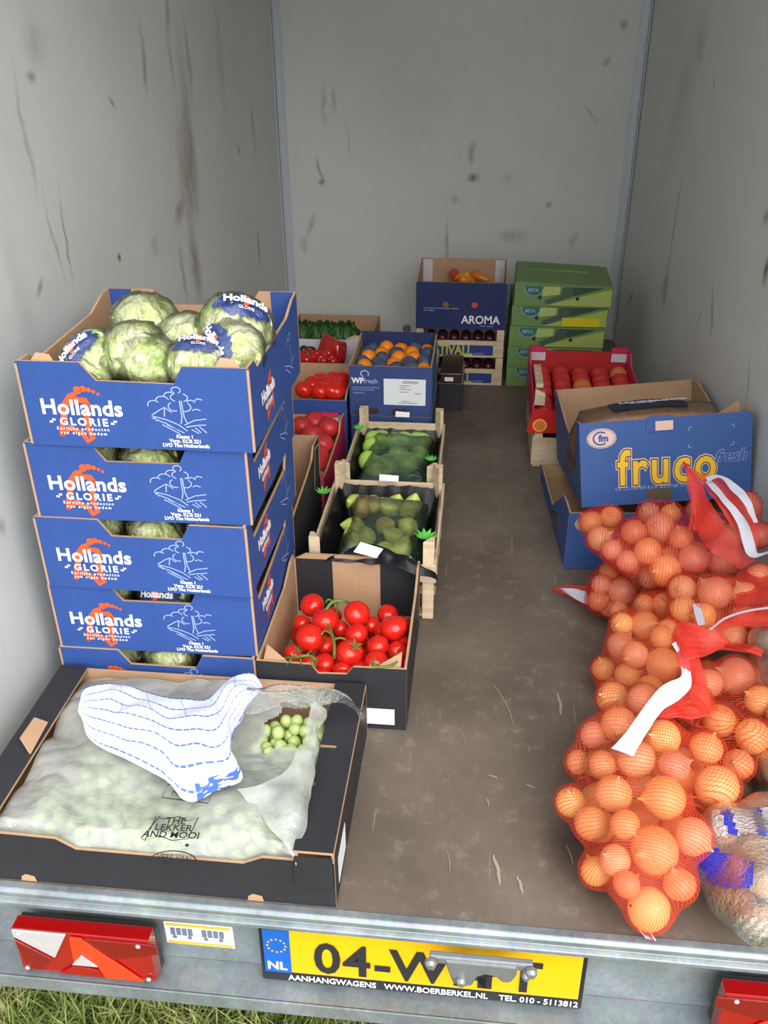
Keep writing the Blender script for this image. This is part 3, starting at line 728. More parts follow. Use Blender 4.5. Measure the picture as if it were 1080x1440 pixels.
for i, (u, v_, z, r, p, ki, rt, lb) in enumerate((
    (204, 452, .725, .056, False, 0, (.2, .1, 1), 'plain green wrapped lettuce at the back left of the top crate'),
    (268, 478, .710, .053, False, 1, (.3, .3, 2), 'plain green wrapped lettuce in the middle of the back row, top crate'),
    (356, 462, .735, .062, True, 2, (.35, .35, .35), 'wrapped lettuce with blue printed patch at the back right of the top crate'),
    (335, 497, .712, .054, True, 0, (.6, .5, -.9), 'wrapped lettuce lying low at the right side of the top crate'),
    (188, 497, .718, .056, False, 1, (.1, -.2, .5), 'pale yellow green lettuce at the left centre of the top crate'),
    (128, 512, .705, .054, True, 2, (.35, -.75, .5), 'wrapped lettuce with a blue band in the left front corner of the top crate'),
    (200, 520, .705, .054, False, 0, (.5, .1, 2.4), 'shiny wrapped lettuce showing in the front notch of the top crate'),
    (276, 516, .705, .051, True, 1, (.15, .15, .25), 'wrapped lettuce with orange and white print in the right front of the top crate'))):
    q_ = W(u, v_, z); q_.y = max(q_.y, 1.315+r*1.08); q_.x = min(q_.x, -.367-r*.9)
    lettuce(q_, r*1.09, lb, 'wrapped lettuces in the top crate', p, ki, rt)

# --- grape box, film, grapes, towel
GX0, GX1, GY0, GY1, GH = -.775, -.180, .898, 1.292, .112
fr = [(0, 0), (.595, 0), (.595, .098), (.485, .098), (.455, .082), (.190, .082), (.160, .102), (0, .106)]
T, f, r_, bk, l_ = card_crate('grape_box', 'wide low black box of green grapes under plastic film, at the very front left', 'box', GX1-GX0, GY1-GY0, GH, M_black, M_brown,
                          (GX0, GY0, .001), (0, 0, 0), front=fr, t=.005)
b = MB(); dG = GY1-GY0; wG = GX1-GX0
b.M = TOP(0, 0, GH+.006)
b.prism([(wG-.062, .002), (wG-.001, .002), (wG-.001, dG-.002), (wG-.058, dG-.002), (wG-.058, .225), (wG-.030, .225), (wG-.030, .218), (wG-.058, .218), (wG-.058, .145), (wG-.052, .138), (wG-.050, .132), (wG-.062, .132)], .005, None, 0, 1)
b.build('rim_flap', [M_black, M_brown], T)
b = MB(); b.M = TOP(0, 0, GH+.006); b.prism([(0.001, .002), (.055, .002), (.055, dG-.002), (.001, dG-.002)], .005, None, 0, 1); b.build('rim_flap', [M_black, M_brown], T)
MB().prism([(0, 0), (.070, 0), (.060, .026), (.012, .030)], .004, frame((.052, .155, GH+.008), (0, 1, .1), (-.55, 0, .83)), 0, 0).build('hand_tab', M_brown, T)
MB().box(wG-.060, wG-.002, -.006, -.001, .050, .110).build('folded_corner', M_black, T)
b = MB(); b.M = FRONT(0, -.0008, 0)
for x in (.085, .455): b.add([(x, 0.0, 0), (x+.026, 0, 0), (x+.024, .012, 0), (x+.010, .016, 0), (x+.002, .010, 0)], [(0, 1, 2, 3, 4)])
b.build('foot_notch', M_brown, f)
MB().prism([(.03, .02), (.10, .02), (.10, .075), (.03, .075)], .0006, RIGHT(wG+.0012, 0, 0)).build('paper_label', M_label, r_)
# berries
bm = bmesh.new(); bmesh.ops.create_icosphere(bm, subdivisions=2, radius=.0118)
for v in bm.verts: v.co.z *= 1.15
gme = bpy.data.meshes.new('grape'); bm.to_mesh(gme); bm.free(); gme.materials.append(M_grape)
gme.polygons.foreach_set('use_smooth', [True]*len(gme.polygons))
BC = [(-.295, 1.175, 1, 'grape bunch showing clear through the open film at the back right of the box'), (-.255, 1.10, .55, 'grape bunch under film along the right rim of the box'), (-.34, 1.02, .8, 'grape bunch under milky film in the right front of the box'),
      (-.48, .985, .9, 'grape bunch under milky film in the front centre of the box'), (-.62, 1.0, .9, 'grape bunch under milky film in the left front of the box'), (-.60, 1.13, .8, 'grape bunch under film left of the towel'), (-.46, 1.14, .8, 'grape bunch lying beneath the tea towel')]
for bi, (cx, cy, q, lb) in enumerate(BC):
    G = thing('grape_bunch', lb, 'grapes', (cx, cy, .012), (0, 0, bi*.9), 'grape bunches in the black box')
    st = MB(); st.tube([(-.05, 0, .03), (0, .005, .045), (.055, 0, .05)], .002, 6); st.build('stalk', M_stem, G)
    pts = []
    tries = 0; want = int(95*q)
    while len(pts) < want and tries < 4000:
        tries += 1
        p = Vector((rng.uniform(-.086, .086), rng.uniform(-.066, .066), rng.uniform(.010, .072)))
        if not (GX0+.02 < p.x*math.cos(bi*.9)-p.y*math.sin(bi*.9)+cx < GX1-.02 and GY0+.02 < p.x*math.sin(bi*.9)+p.y*math.cos(bi*.9)+cy < GY1-.02): continue
        if (p.x/.092)**2 + (p.y/.072)**2 + ((p.z-.02)/.070)**2 > 1: continue
        if all((p-o).length > .0185 for o in pts): pts.append(p)
    for p in pts:
        o = bpy.data.objects.new('grape', gme); C.objects.link(o); o.parent = G; o.location = p
        o.rotation_euler = (rng.uniform(-1, 1), rng.uniform(-1, 1), 0)

def heightfield(name, fn, nu, nv, mats, parent=None, mask=None, uvs=True):
    vs = [fn(i/(nu-1), j/(nv-1)) for j in range(nv) for i in range(nu)]
    fs = []; uvl = []
    for j in range(nv-1):
        for i in range(nu-1):
            if mask and not mask((i+.5)/(nu-1), (j+.5)/(nv-1)): continue
            fs.append((j*nu+i, j*nu+i+1, (j+1)*nu+i+1, (j+1)*nu+i))
            if uvs: uvl += [i/(nu-1), j/(nv-1), (i+1)/(nu-1), j/(nv-1), (i+1)/(nu-1), (j+1)/(nv-1), i/(nu-1), (j+1)/(nv-1)]
    me = bpy.data.meshes.new(name); me.from_pydata([tuple(v) for v in vs], [], fs)
    for mm in (mats if isinstance(mats, (list, tuple)) else [mats]): me.materials.append(mm)
    if uvs: me.uv_layers.new(name='UVMap').data.foreach_set('uv', uvl)
    me.polygons.foreach_set('use_smooth', [True]*len(fs)); me.update()
    o = bpy.data.objects.new(name, me); C.objects.link(o)
    if parent: o.parent = parent
    return o
def wr(x, y, s, k=1.0):
    q = Vector((x*s, y*s, k)); return abs(noise.noise(q)) + .5*abs(noise.noise(q*2.1)) + .25*abs(noise.noise(q*4.3))
def film_fn(u, v):
    x = GX0+.050 + u*(GX1-GX0-.110); y = GY0+.006 + v*(GY1-GY0-.02)
    edge = min(u*9, (1-u)*9, v*14, 1); edge = max(edge, 0)**.5
    z = .094 + .022*edge*(noise.noise(Vector((x*7, y*7, 2)))+.5) + .020*wr(x*.8+.5*y, y*.9-.4*x, 7) - .004
    z -= .024*max(0, 1-v/.05)
    return (x + .008*noise.noise(Vector((x*12, y*12, 5))), y, min(max(z, .074), .135))
Fm = thing('bag_film', 'crinkled milky plastic film with black print spread over the grapes', 'plastic film', (0, 0, 0))
def fmask(u, v):   # opening where the grapes lie bare
    x, y = film_fn(u, v)[:2]
    return not (-.345 < x+.03*noise.noise(Vector((x*20, y*20, 0))) < -.238 and 1.125 < y+.03*noise.noise(Vector((x*20, y*20, 3))) < 1.235)
sheet = heightfield('film_sheet', film_fn, 130, 100, M_bagfilm, Fm, fmask)
def on_film(u, v): 
    q = W(u, v, .118); return q
def flat_print(body, size, u, v, rz, **kw):
    q = W(u, v, .124); M = Matrix.Translation(q) @ Matrix.Rotation(rz, 4, 'Z')
    return text(body, size, M_blackink, sheet, M, **kw)
flat_print('THE\nLEKKER\nAND MOOI', .017, 246, 1158, .05, align='CENTER', bold=.0002, line=.8)
b = MB(); q = W(246, 1167, .1235); b.M = Matrix.Translation(q) @ Matrix.Rotation(.05, 4, 'Z')
fl = [(-.040, -.022), (-.020, -.012), (0, -.020), (.024, -.016), (.030, .026), (.014, .018), (0, .026), (-.022, .020), (-.036, .024)]
b.ribbon(fl, .0018, closed=True); b.ribbon([(-.040, -.022), (-.047, -.018), (-.030, .026)], .0016)
b.M = Matrix.Translation(W(262, 1116, .124)); b.ribbon([(-.036, -.012), (.040, -.016), (.040, .014), (-.036, .016)], .002, closed=True)
b.M = Matrix.Translation(W(243, 1212, .105)); b.ribbon([(.036*math.cos(a), .020*math.sin(a)) for a in np.linspace(0, math.pi, 14)], .002); b.disc(.012, .032, .003, n=8)
b.build('printed_outline', M_blackink, sheet)
flat_print('MARKET', .013, 262, 1119, 0, align='CENTER'); 
text('VERS VAN\nDE KWEKER', .012, M_blackink, sheet, Matrix.Translation(W(243, 1209, .106)), align='CENTER', line=.8)

def resample(pts, n):
    pts = [Vector(p) for p in pts]; L = [0]
    for a, b_ in zip(pts, pts[1:]): L.append(L[-1] + (b_-a).length)
    out = []
    for i in range(n):
        t = L[-1]*i/(n-1); k = max(j for j in range(len(L)) if L[j] <= t+1e-9); k = min(k, len(pts)-2)
        s = (t-L[k])/max(L[k+1]-L[k], 1e-9)
        p0 = pts[max(k-1, 0)]; p1 = pts[k]; p2 = pts[k+1]; p3 = pts[min(k+2, len(pts)-1)]
        out.append(.5*((2*p1) + (p2-p0)*s + (2*p0-5*p1+4*p2-p3)*s*s + (3*p1-p0-3*p2+p3)*s**3))
    return out
def ruled(name, A, Bb, nu, nv, mats, parent=None, amp=.004, fr=30, bulge=0, pleat=0, thick=0, sd=0):
    A = resample(A, nu); Bb = resample(Bb, nu)
    def fn(u, v):
        i = min(int(round(u*(nu-1))), nu-1); p = A[i].lerp(Bb[i], v)
        p = p + Vector((0, 0, bulge*math.sin(math.pi*v)*math.sin(math.pi*min(max(u, .0), 1))))
        n_ = noise.noise(p*fr + Vector((sd, 0, 0)))
        return p + Vector((amp*.5*noise.noise(p*fr*1.3 + Vector((9+sd, 0, 0))), amp*.5*noise.noise(p*fr + Vector((5, sd, 0))), amp*n_ + pleat*math.sin(v*34 + 3*u)))
    o = heightfield(name, fn, nu, nv, mats, parent)
    if thick:
        s = o.modifiers.new('thickness', 'SOLIDIFY'); s.thickness = thick; s.offset = 0
    return o
Zt = .150
up = [W(u, v, z) for u, v, z in ((112, 1000, .145), (122, 972, .150), (150, 960, .152), (175, 968, .150), (205, 975, .156), (258, 985, .150), (290, 980, .160), (330, 950, .175), (358, 943, .180), (369, 957, .165))]
lo = [W(u, v, z) for u, v, z in ((112, 1004, .140), (128, 1035, .140), (150, 1056, .140), (180, 1072, .142), (225, 1095, .145), (255, 1122, .132), (297, 1112, .142), (338, 1098, .150), (325, 1045, .150), (352, 985, .158))]
tw = ruled('towel', up, lo, 90, 70, M_towel, None, amp=.016, fr=16, bulge=.024, thick=.0025)
tag(tw, 'white tea towel with thin blue checks lying crumpled on the grape film', 'towel')
ft = thing('film_flap', 'loose clear end of the film lifting over the back right corner of the grape box', 'plastic film', (0, 0, 0))
ruled('film_edge', [W(u, v, z) for u, v, z in ((322, 1003, .150), (330, 975, .165), (385, 962, .185), (440, 966, .190), (490, 985, .170), (515, 1010, .120))],
      [W(u, v, z) for u, v, z in ((330, 1006, .145), (380, 1000, .150), (425, 996, .150), (452, 992, .150), (485, 990, .155), (508, 1014, .115))], 60, 26, M_clearfilm, ft, amp=.010, fr=26, bulge=.02)
ruled('film_fold', [W(u, v, z) for u, v, z in ((440, 985, .150), (425, 1040, .150), (405, 1080, .145), (375, 1100, .14), (335, 1110, .135))],
      [W(u, v, z) for u, v, z in ((458, 1000, .140), (446, 1060, .135), (440, 1110, .130), (428, 1160, .125), (418, 1210, .105))], 60, 40, M_bagfilm, ft, amp=.016, fr=22, bulge=.01, sd=4)

# --- tomato box
def box_at(name, label, cat, x0, x1, y0, y1, z0, h, outer, inner=None, **kw):
    return card_crate(name, label, cat, x1-x0, y1-y0, h, outer, inner, (x0, y0, z0), **kw)
bw, bd = .285, .355
T, f, r_, bk, l_ = box_at('tomato_box', 'black card box of vine tomatoes behind the grape box', 'box', -.390, -.105, 1.300, 1.655, .002, .150, M_black,
    front=[(0, 0), (bw, 0), (bw, .148), (.185, .146), (.172, .128), (.118, .126), (.104, .146), (0, .148)],
    side=[(0, 0), (bd, 0), (bd, .168), (.32, .170), (.25, .148), (.05, .146), (0, .150)],
    back=[(0, 0), (bw, 0), (bw, .155), (bw-.03, .172), (.03, .172), (0, .155)])
MB().prism([(.0, .02), (.082, .02), (.082, .160), (.0, .160)], .0008, FRONT(.008, bd-.0064, 0)).build('black_inner_print', M_black, T)
MB().prism([(.0, .02), (.080, .02), (.080, .160), (.0, .160)], .0008, FRONT(bw-.088, bd-.0064, 0)).build('black_inner_print', M_black, T)
MB().prism([(.012, .0), (bd-.012, .0), (bd-.012, .135), (.012, .135)], .0008, LEFT(bw-.0062, bd, .01)).build('black_inner_print', M_black, T)
MB().prism([(.165, .012), (.262, .012), (.262, .050), (.165, .050)], .0008, FRONT(0, -.0012, 0)).build('paper_label', M_label, f)
for x, sgn in ((.012, 1), (bw-.012, -1)): MB().prism([(0, 0), (.045*sgn, 0), (0, .035)], .003, frame((x, .010, .144), (1, 0, 0), (0, .9, .3)), 0, 0).build('corner_flap', M_brown, T)

def fruit_prof(r, flat=.88, dimple=.12, n=14, point=0):
    pr = []
    for i in range(n+1):
        a = -math.pi/2 + math.pi*i/n
        z = math.sin(a)*r*flat; rr = math.cos(a)*r
        if i > n-3: z -= dimple*r*(i-(n-3))/3*(1 if i == n else .4)
        if i == n: rr = .0005
        if i == 0: rr = .0005
        pr.append((rr, z + point*r*max(0, math.sin(a))**6))
    return pr
tom = MB().lathe(fruit_prof(1, .86, .14), 28)
def lathe_mesh(name, prof, n, m):
    o = MB().lathe(prof, n).build(name, m, smooth=True); me = o.data; bpy.data.objects.remove(o); return me
tme = lathe_mesh('tomato_flesh', fruit_prof(.034, .88, .13), 28, M_tomato)
b = MB()
for i in range(5):
    a = i*2*math.pi/5
    d = Vector((math.cos(a), math.sin(a), 0)); s = Vector((-d.y, d.x, 0))
    b.add([s*.003+Vector((0,0,.027)), -s*.003+Vector((0,0,.027)), d*.010-s*.003+Vector((0,0,.031)), d*.010+s*.003+Vector((0,0,.031)), d*.022+Vector((0,0,.033))], [(0,1,2,3), (3,2,4)])
b.tube([(0, 0, .026), (.001, 0, .036), (.004, .001, .044)], [.002, .0018, .0022], 6)
o = b.build('calyx', M_stem); cme = o.data; bpy.data.objects.remove(o)
def tomato(loc, r, label, group, calyx, rot, tm=tme):
    T = thing('tomato', label, 'tomato', loc, rot, group); s = r/.034; T.scale = (s, s, s)
    for n, me in [('flesh', tm)] + ([('calyx', cme)] if calyx else []):
        o = bpy.data.objects.new(n, me); C.objects.link(o); o.parent = T
TP = [(439,851,17,0),(457,873,19,0),(436,897,20,0),(502,863,19,0),(554,883,20,0),(479,884,13,0),(545,864,15,0),(501,892,17,0),(523,879,13,0),(531,909,17,0),(565,917,16,0),
      (413,920,14,1),(458,908,13,1),(492,918,20,1),(456,934,16,0),(482,942,16,1),(530,932,18,0),(561,935,12,1),(507,942,14,0),(425,877,10,0),(578,880,10,1),(437,934,13,1),(452,952,13,0),(482,955,14,0),(510,950,13,0),(468,866,10,0),(538,888,14,0),(575,905,11,0),(412,940,11,0),(545,948,12,0)]
for i, (u, v_, rp, ca) in enumerate(TP):
    t = (v_-851)/100.0
    z = .118 if rp >= 17 else .100
    z -= .012*max(0, t-.6)
    z += .02*(1-t)*(rp >= 19)
    for _ in range(3):
        p = W(u, v_, z); r = max(rp*depth(p)/FPX, .020)
    p.x = min(max(p.x, -.385+r), -.110-r); p.y = min(max(p.y, 1.306+r), 1.648-r)
    tomato(p, r, 'ripe red vine tomato in the black box behind the grapes', 'vine tomatoes in the black box', ca, (rng.uniform(-.9, .5), rng.uniform(-.7, .7), rng.uniform(0, 6)))
for i in range(12):
    tomato((-.345+.066*(i % 4), 1.36+.085*(i//4), .045), .031, 'ripe red vine tomato in the black box behind the grapes', 'vine tomatoes in the black box', 0, (0, 0, i))
V = thing('vine_stalk', 'green tomato stalk lying across the tomatoes in the middle of the black box', 'stalk', (0, 0, 0))
def stalk(name, pts, par, r=.003):
    b = MB(); b.tube(resample(pts, 12), r, 6); return b.build(name, M_stem, par, smooth=True)
stalk('main_stem', [W(470, 925, .150), W(470, 905, .160), W(466, 890, .160), W(462, 878, .155)], V)
stalk('side_stem', [W(468, 900, .160), W(478, 897, .158), W(486, 899, .155)], V, .002); stalk('side_stem', [W(467, 893, .160), W(458, 887, .160), W(452, 892, .152)], V, .002)
V = thing('vine_stalk', 'green tomato stalk curling up at the back left of the black box', 'stalk', (0, 0, 0))
stalk('main_stem', [W(458, 858, .150), W(468, 846, .165), W(480, 845, .165), W(490, 847, .150)], V, .0035); stalk('side_stem', [W(470, 847, .16), W(462, 843, .165), W(458, 847, .165)], V, .002); stalk('side_stem', [W(474, 846, .16), W(474, 856, .14), W(472, 866, .12)], V, .002)
V = thing('vine_stalk', 'spiky green tomato stalk at the front left of the black box', 'stalk', (0, 0, 0))
stalk('main_stem', [W(400, 926, .135), W(418, 924, .148), W(434, 922, .150), W(446, 930, .145)], V, .003)
for (a, b_, c, d) in ((412, 924, 404, 934), (422, 923, 424, 935), (430, 922, 438, 915), (436, 923, 442, 938), (418, 924, 412, 918)): stalk('side_stem', [W(a, b_, .15), W((a+c)/2, (b_+d)/2, .155), W(c, d, .145)], V, .0016)
V = thing('vine_stalk', 'small green tomato stalk at the front right corner of the black box', 'stalk', (0, 0, 0))
stalk('main_stem', [W(520, 936, .148), W(535, 938, .152), W(550, 936, .152), W(560, 930, .148)], V, .0025); stalk('side_stem', [W(530, 937, .151), W(524, 930, .152), W(527, 926, .148)], V, .002)

# ---------------------------------------------------------------- wooden crates, fruit in bags
def corner_post(name, x, y, z0, z1, sx, sy, par, s=.026):
    b = MB(); b.M = Matrix.Translation((x, y, z0))
    h = z1-z0
    return MB().prism([(0, 0), (s*sx, 0), (s*sx*.35, s*sy), (0, s*sy)], h, Matrix.Translation((x, y, z1)), 0).build(name, M_wood, par, bevel=.002)
def wood_crate(label, x0, x1, y0, y1, z0, rail, post, group=None, board=.045, name='wooden_crate', board_mat=None):
    T = thing(name, label, 'crate', (x0, y0, z0), (0, 0, 0), group); w_, d = x1-x0, y1-y0; t = .005
    bm_ = board_mat or M_wood
    for n, q in (('front_board', (0, w_, 0, t)), ('back_board', (0, w_, d-t, d))):
        MB().box(*q, rail-board, rail).build(n, bm_, T, bevel=.001)
    for q in ((0, t), (w_-t, w_)): MB().box(*q, t, d-t, rail-board, rail).build('side_board', M_wood, T, bevel=.001)
    for i in range(5): MB().box(t, w_-t, .012+i*(d-.05)/4, .012+i*(d-.05)/4+.03, .004, .009).build('bottom_slat', M_wood, T)
    for x, sx in ((t, 1), (w_-t, -1)):
        for y, sy in ((t, 1), (d-t, -1)): corner_post('corner_post', x, y, 0, post, sx, sy, T)
    return T
pe = wood_crate('front wooden crate of pears in a green net bag, behind the tomatoes', -.360, -.070, 1.664, 2.070, .002, .148, .205)
MB().prism([(0, 0), (.05, 0), (.05, .018), (0, .02)], .0005, frame((.118, .0, .150), (1, 0, 0), (0, .9, -.2))).build('paper_tag', M_label, pe)
av = wood_crate('second wooden crate of green fruit in a bag, under the orange box front', -.352, -.088, 2.085, 2.500, .002, .132, .185)
# black liner
def liner(label, x0, x1, y0, y1, z0, z1, sd):
    T = thing('black_liner', label, 'plastic liner')
    def fn(u, v):
        x = x0+(x1-x0)*u; y = y0+(y1-y0)*v
        e = min(u, 1-u, v, 1-v); k = 1-min(e/.14, 1)
        z = z0 + (z1-z0)*k**1.2 + .010*wr(x, y, 22, sd)
        return (x, y, z)
    heightfield('liner_sheet', fn, 50, 60, M_blackfilm, T); return T
liner('black plastic liner of the front pear crate', -.345, -.082, 1.676, 2.058, .030, .138, 1)
liner('black plastic liner of the second fruit crate', -.342, -.098, 2.098, 2.488, .030, .112, 2)
Lf = thing('liner_fold', 'black plastic folded over the front rail of the pear crate', 'plastic liner')
ruled('liner_sheet', [W(468, 782, .175), W(500, 768, .185), W(530, 766, .19), (W(570, 782, .18)), W(612, 808, .158)],
      [W(456, 790, .158), W(500, 791, .160), W(540, 796, .160), W(580, 806, .157), W(616, 816, .140)], 50, 14, M_blackfilm, Lf, amp=.008, fr=30, bulge=.006)
for nm, lb, q, ax in (('label', 'white blank label on the black liner fold of the pear crate', W(497, 776, .205), .10), ):
    o = MB().prism([(0, 0), (.052, -.006), (.062, .018), (.010, .026)], .001, frame(q, (1, -.12, -.05), (0, .8, .5))).build('paper_label', M_label); tag(o, lb, 'label')
for q, lb, wd in ((W(533, 676, .165), 'white label at the back edge of the front pear crate', .050), (W(556, 586, .165), 'white label at the back edge of the second fruit crate', .042)):
    o = MB().prism([(0, 0), (wd, 0), (wd, .016), (0, .018)], .001, frame(q, (1, .02, -.02), (0, .7, .7))).build('paper_label', M_label); tag(o, lb, 'label')

def pear_mesh(name, m):
    pr = []
    for i in range(15):
        t = i/14; a = math.pi*t
        r = .030*math.sin(a)**.8*(1-.42*t**1.5) + .0005; pr.append((r, -.030+.072*t))
    return lathe_mesh(name, pr, 20, m)
M_pear = mat('green_pear_skin', srgb(204, 212, 104), .45, 0, .3, 26); M_lime = mat('green_lime_skin', srgb(172, 214, 96), .35, 0, .25, 30)
pme = pear_mesh('pear', M_pear); lme = lathe_mesh('lime', fruit_prof(.029, 1.1, .03), 20, M_lime)
M_pear2 = mat('russet_pear_skin', srgb(206, 176, 100), .5, 0, .35, 22); pme2 = pear_mesh('pear', M_pear2)
for i, (u, v_, rp) in enumerate(((525,711,15),(559,694,12),(583,694,12),(573,718,15),(540,740,13),(556,757,15),(575,742,13),(499,740,13),(503,696,12),(496,757,13),(515,757,12),(506,718,13),(530,690,12),(548,715,12),(540,775,12),(565,772,12))):
    p = W(u, v_, .106); p.x = min(max(p.x, -.300), -.125); p.y = min(max(p.y, 1.72), 2.02); o = bpy.data.objects.new('pear', pme2 if i in (0, 4, 11) else pme); C.objects.link(o); o.location = p; o.scale = (.92,)*3
    o.rotation_euler = (rng.uniform(-1.6, 1.6), rng.uniform(-1, 1), rng.uniform(0, 6)); tag(o, ('brown tinged pear among the green pears in the front wooden crate' if i in (0, 4, 11) else 'green pear in the net bag of the front wooden crate'), 'pear', 'brown tinged pears in the front crate' if i in (0, 4, 11) else 'green pears in the front crate')
for i, (u, v_) in enumerate(((508,648),(528,655),(544,653),(573,651),(560,640),(590,640),(556,622),(588,607),(530,625),(512,628),(540,606),(572,602),(520,608),(592,622),(505,610))):
    p = W(u, v_, .094); p.x = min(max(p.x, -.300), -.130); p.y = min(max(p.y, 2.14), 2.45); o = bpy.data.objects.new('green_fruit', lme); C.objects.link(o); o.location = p
    o.rotation_euler = (rng.uniform(-1.6, 1.6), rng.uniform(-1, 1), rng.uniform(0, 6)); tag(o, 'round green fruit in the green bag of the second wooden crate', 'fruit', 'green fruit in the second crate')
def fruit_bag(label, x0, x1, y0, y1, z, sd):
    T = thing('fruit_bag', label, 'bag')
    def fn(u, v):
        x = x0+(x1-x0)*u; y = y0+(y1-y0)*v
        e = min(u, 1-u, v, 1-v); k = min(e/.16, 1)**.6
        return (x+.006*noise.noise(Vector((x*20, y*20, sd))), y, z-.055*(1-k) + .016*wr(x*.6+y*.5, y, 13, sd))
    heightfield('bag_film', fn, 60, 70, M_greennet, T)
    return T
B1 = fruit_bag('green film bag over the pears in the front wooden crate', -.312, -.108, 1.70, 2.035, .140, 3)
B2 = fruit_bag('green film bag over the fruit in the second wooden crate', -.318, -.112, 2.115, 2.468, .124, 6)
M_tuft = mat('bright_green_print', srgb(92, 190, 74), .4, 0, .3, 60)
for u, v_, z, s, lb, B_ in ((598, 757, .160, 1.0, 0, B1), (455, 694, .160, .8, 0, B1), (505, 604, .14, .7, 0, B2), (606, 648, .14, .7, 0, B2)):
    q = W(u, v_, z); b = MB()
    for i in range(9):
        a = i*.7+u; d = Vector((math.cos(a), math.sin(a), .35)); sd_ = Vector((-d.y, d.x, .1))
        b.add([q, q+d*.012*s+sd_*.007*s, q+d*.026*s+Vector((0, 0, .004)), q+d*.012*s-sd_*.007*s], [(0, 1, 2, 3)])
    o = b.build('printed_bag_end', M_tuft, B_); s_ = o.modifiers.new('t', 'SOLIDIFY'); s_.thickness = .0012; o['kind'] = 'stuff'
for i in range(6):   # pale tie threads
    pass

# ---------------------------------------------------------------- orange box on a lower blue box
ow, od = .252, .290
T, *_ = box_at('blue_carton', 'dark blue carton underneath the orange box', 'box', -.384, -.132, 2.545, 2.835, .001, .132, M_navy2)
T, f, r_, bk, l_ = box_at('orange_box', 'slate blue box of wrapped oranges with a white sheet on its front', 'box', -.386, -.134, 2.545, 2.835, .136, .158, M_navy2,
                          bmats=[M_navy2, M_navy], back=[(0, 0), (ow, 0), (ow, .176), (0, .176)], side=[(0, 0), (od, 0), (od, .172), (od*.5, .160), (0, .158)])
MB().prism([(.012, .0), (od-.012, .0), (od-.012, .150), (.012, .150)], .0008, RIGHT(ow+.001, 0, 0)).build('light_blue_side_print', mat('teal_blue_print', srgb(44, 104, 150), .5, 0, .1, 20), T)
MB().prism([(.106, .036), (.234, .036), (.234, .120), (.106, .120)], .0008, FRONT(0, -.0012, 0)).build('address_sheet', M_label, f)
b = MB(); b.M = FRONT(0, -.0018, 0); grey = mat('grey_print', srgb(120, 120, 136), .6)
for i in range(16): b.add([(.164+i*.003, .106, 0), (.1655+i*.003, .106, 0), (.1655+i*.003, .115, 0), (.164+i*.003, .115, 0)], [(0, 1, 2, 3)])
o = b.build('barcode', grey, f); o['kind'] = 'stuff'
b = MB(); b.M = FRONT(0, -.0018, 0)
for i, (x, z, l) in enumerate(((.155, .098, .03), (.155, .092, .02), (.155, .086, .035), (.155, .078, .025), (.200, .074, .02), (.160, .048, .025), (.150, .042, .06))): b.add([(x, z, 0), (x+l, z, 0), (x+l, z+.002, 0), (x, z+.002, 0)], [(0, 1, 2, 3)])
o = b.build('print_lines', grey, f); o['kind'] = 'stuff'
text('WP', .024, M_white, f, FRONT(.008, -.0012, .104), bold=.0012); text('fresh', .022, M_lblue, f, FRONT(.044, -.0012, .104), bold=.0002)
b = MB(); b.M = FRONT(0, -.0012, 0); b.ribbon([(.048+.012*math.cos(a), .134+.010*math.sin(a)) for a in np.linspace(-.6, 4.4, 14)], .004); b.build('swirl_mark', M_lblue, f)
text('Quality fruit and vegetables\nfrom the Netherlands', .0075, M_lblue, f, FRONT(.010, -.0012, .088)); text('wpfresh.nl', .009, M_lblue, f, FRONT(.010, -.0012, .070))
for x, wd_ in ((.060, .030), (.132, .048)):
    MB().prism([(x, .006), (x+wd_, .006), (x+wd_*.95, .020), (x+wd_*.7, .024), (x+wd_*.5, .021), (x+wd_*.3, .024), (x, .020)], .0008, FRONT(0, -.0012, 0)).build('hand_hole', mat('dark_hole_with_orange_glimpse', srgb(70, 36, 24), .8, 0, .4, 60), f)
M_orange = mat('orange_peel', srgb(246, 138, 24), .4, 0, .08, 40, bump=.3, bscale=420)
M_wrap = mat('dark_blue_tissue', srgb(70, 82, 112), .5, 0, .55, 70, bump=.8, bscale=70)
om = lathe_mesh('orange', fruit_prof(.026, .95, .04), 22, M_orange)
wm = head_mesh('wrapped_orange', .027, 5, .12, 3, 1.2); wm.materials.append(M_wrap)
pat = ['WOOWO', 'OWWWO', 'WWOWW', 'OWOOW', 'WOWOW']
for j in range(6):
    for i in range(5):
        x = -.358+.0485*i + (.01 if j % 2 else 0)*(i < 4); y = 2.575+.0475*j
        wrp = pat[j % 5][i] == 'W'
        o = bpy.data.objects.new('wrapped_orange' if wrp else 'orange', wm if wrp else om); C.objects.link(o)
        o.location = (x, y, .254+.010*rng.rand()); o.rotation_euler = (rng.uniform(-1, 1), rng.uniform(-1, 1), rng.uniform(0, 6))
        tag(o, 'orange wrapped in dark blue tissue in the slate blue box' if wrp else 'bare bright orange in the slate blue box', 'orange', 'tissue wrapped oranges in the blue box' if wrp else 'bare oranges in the blue box')

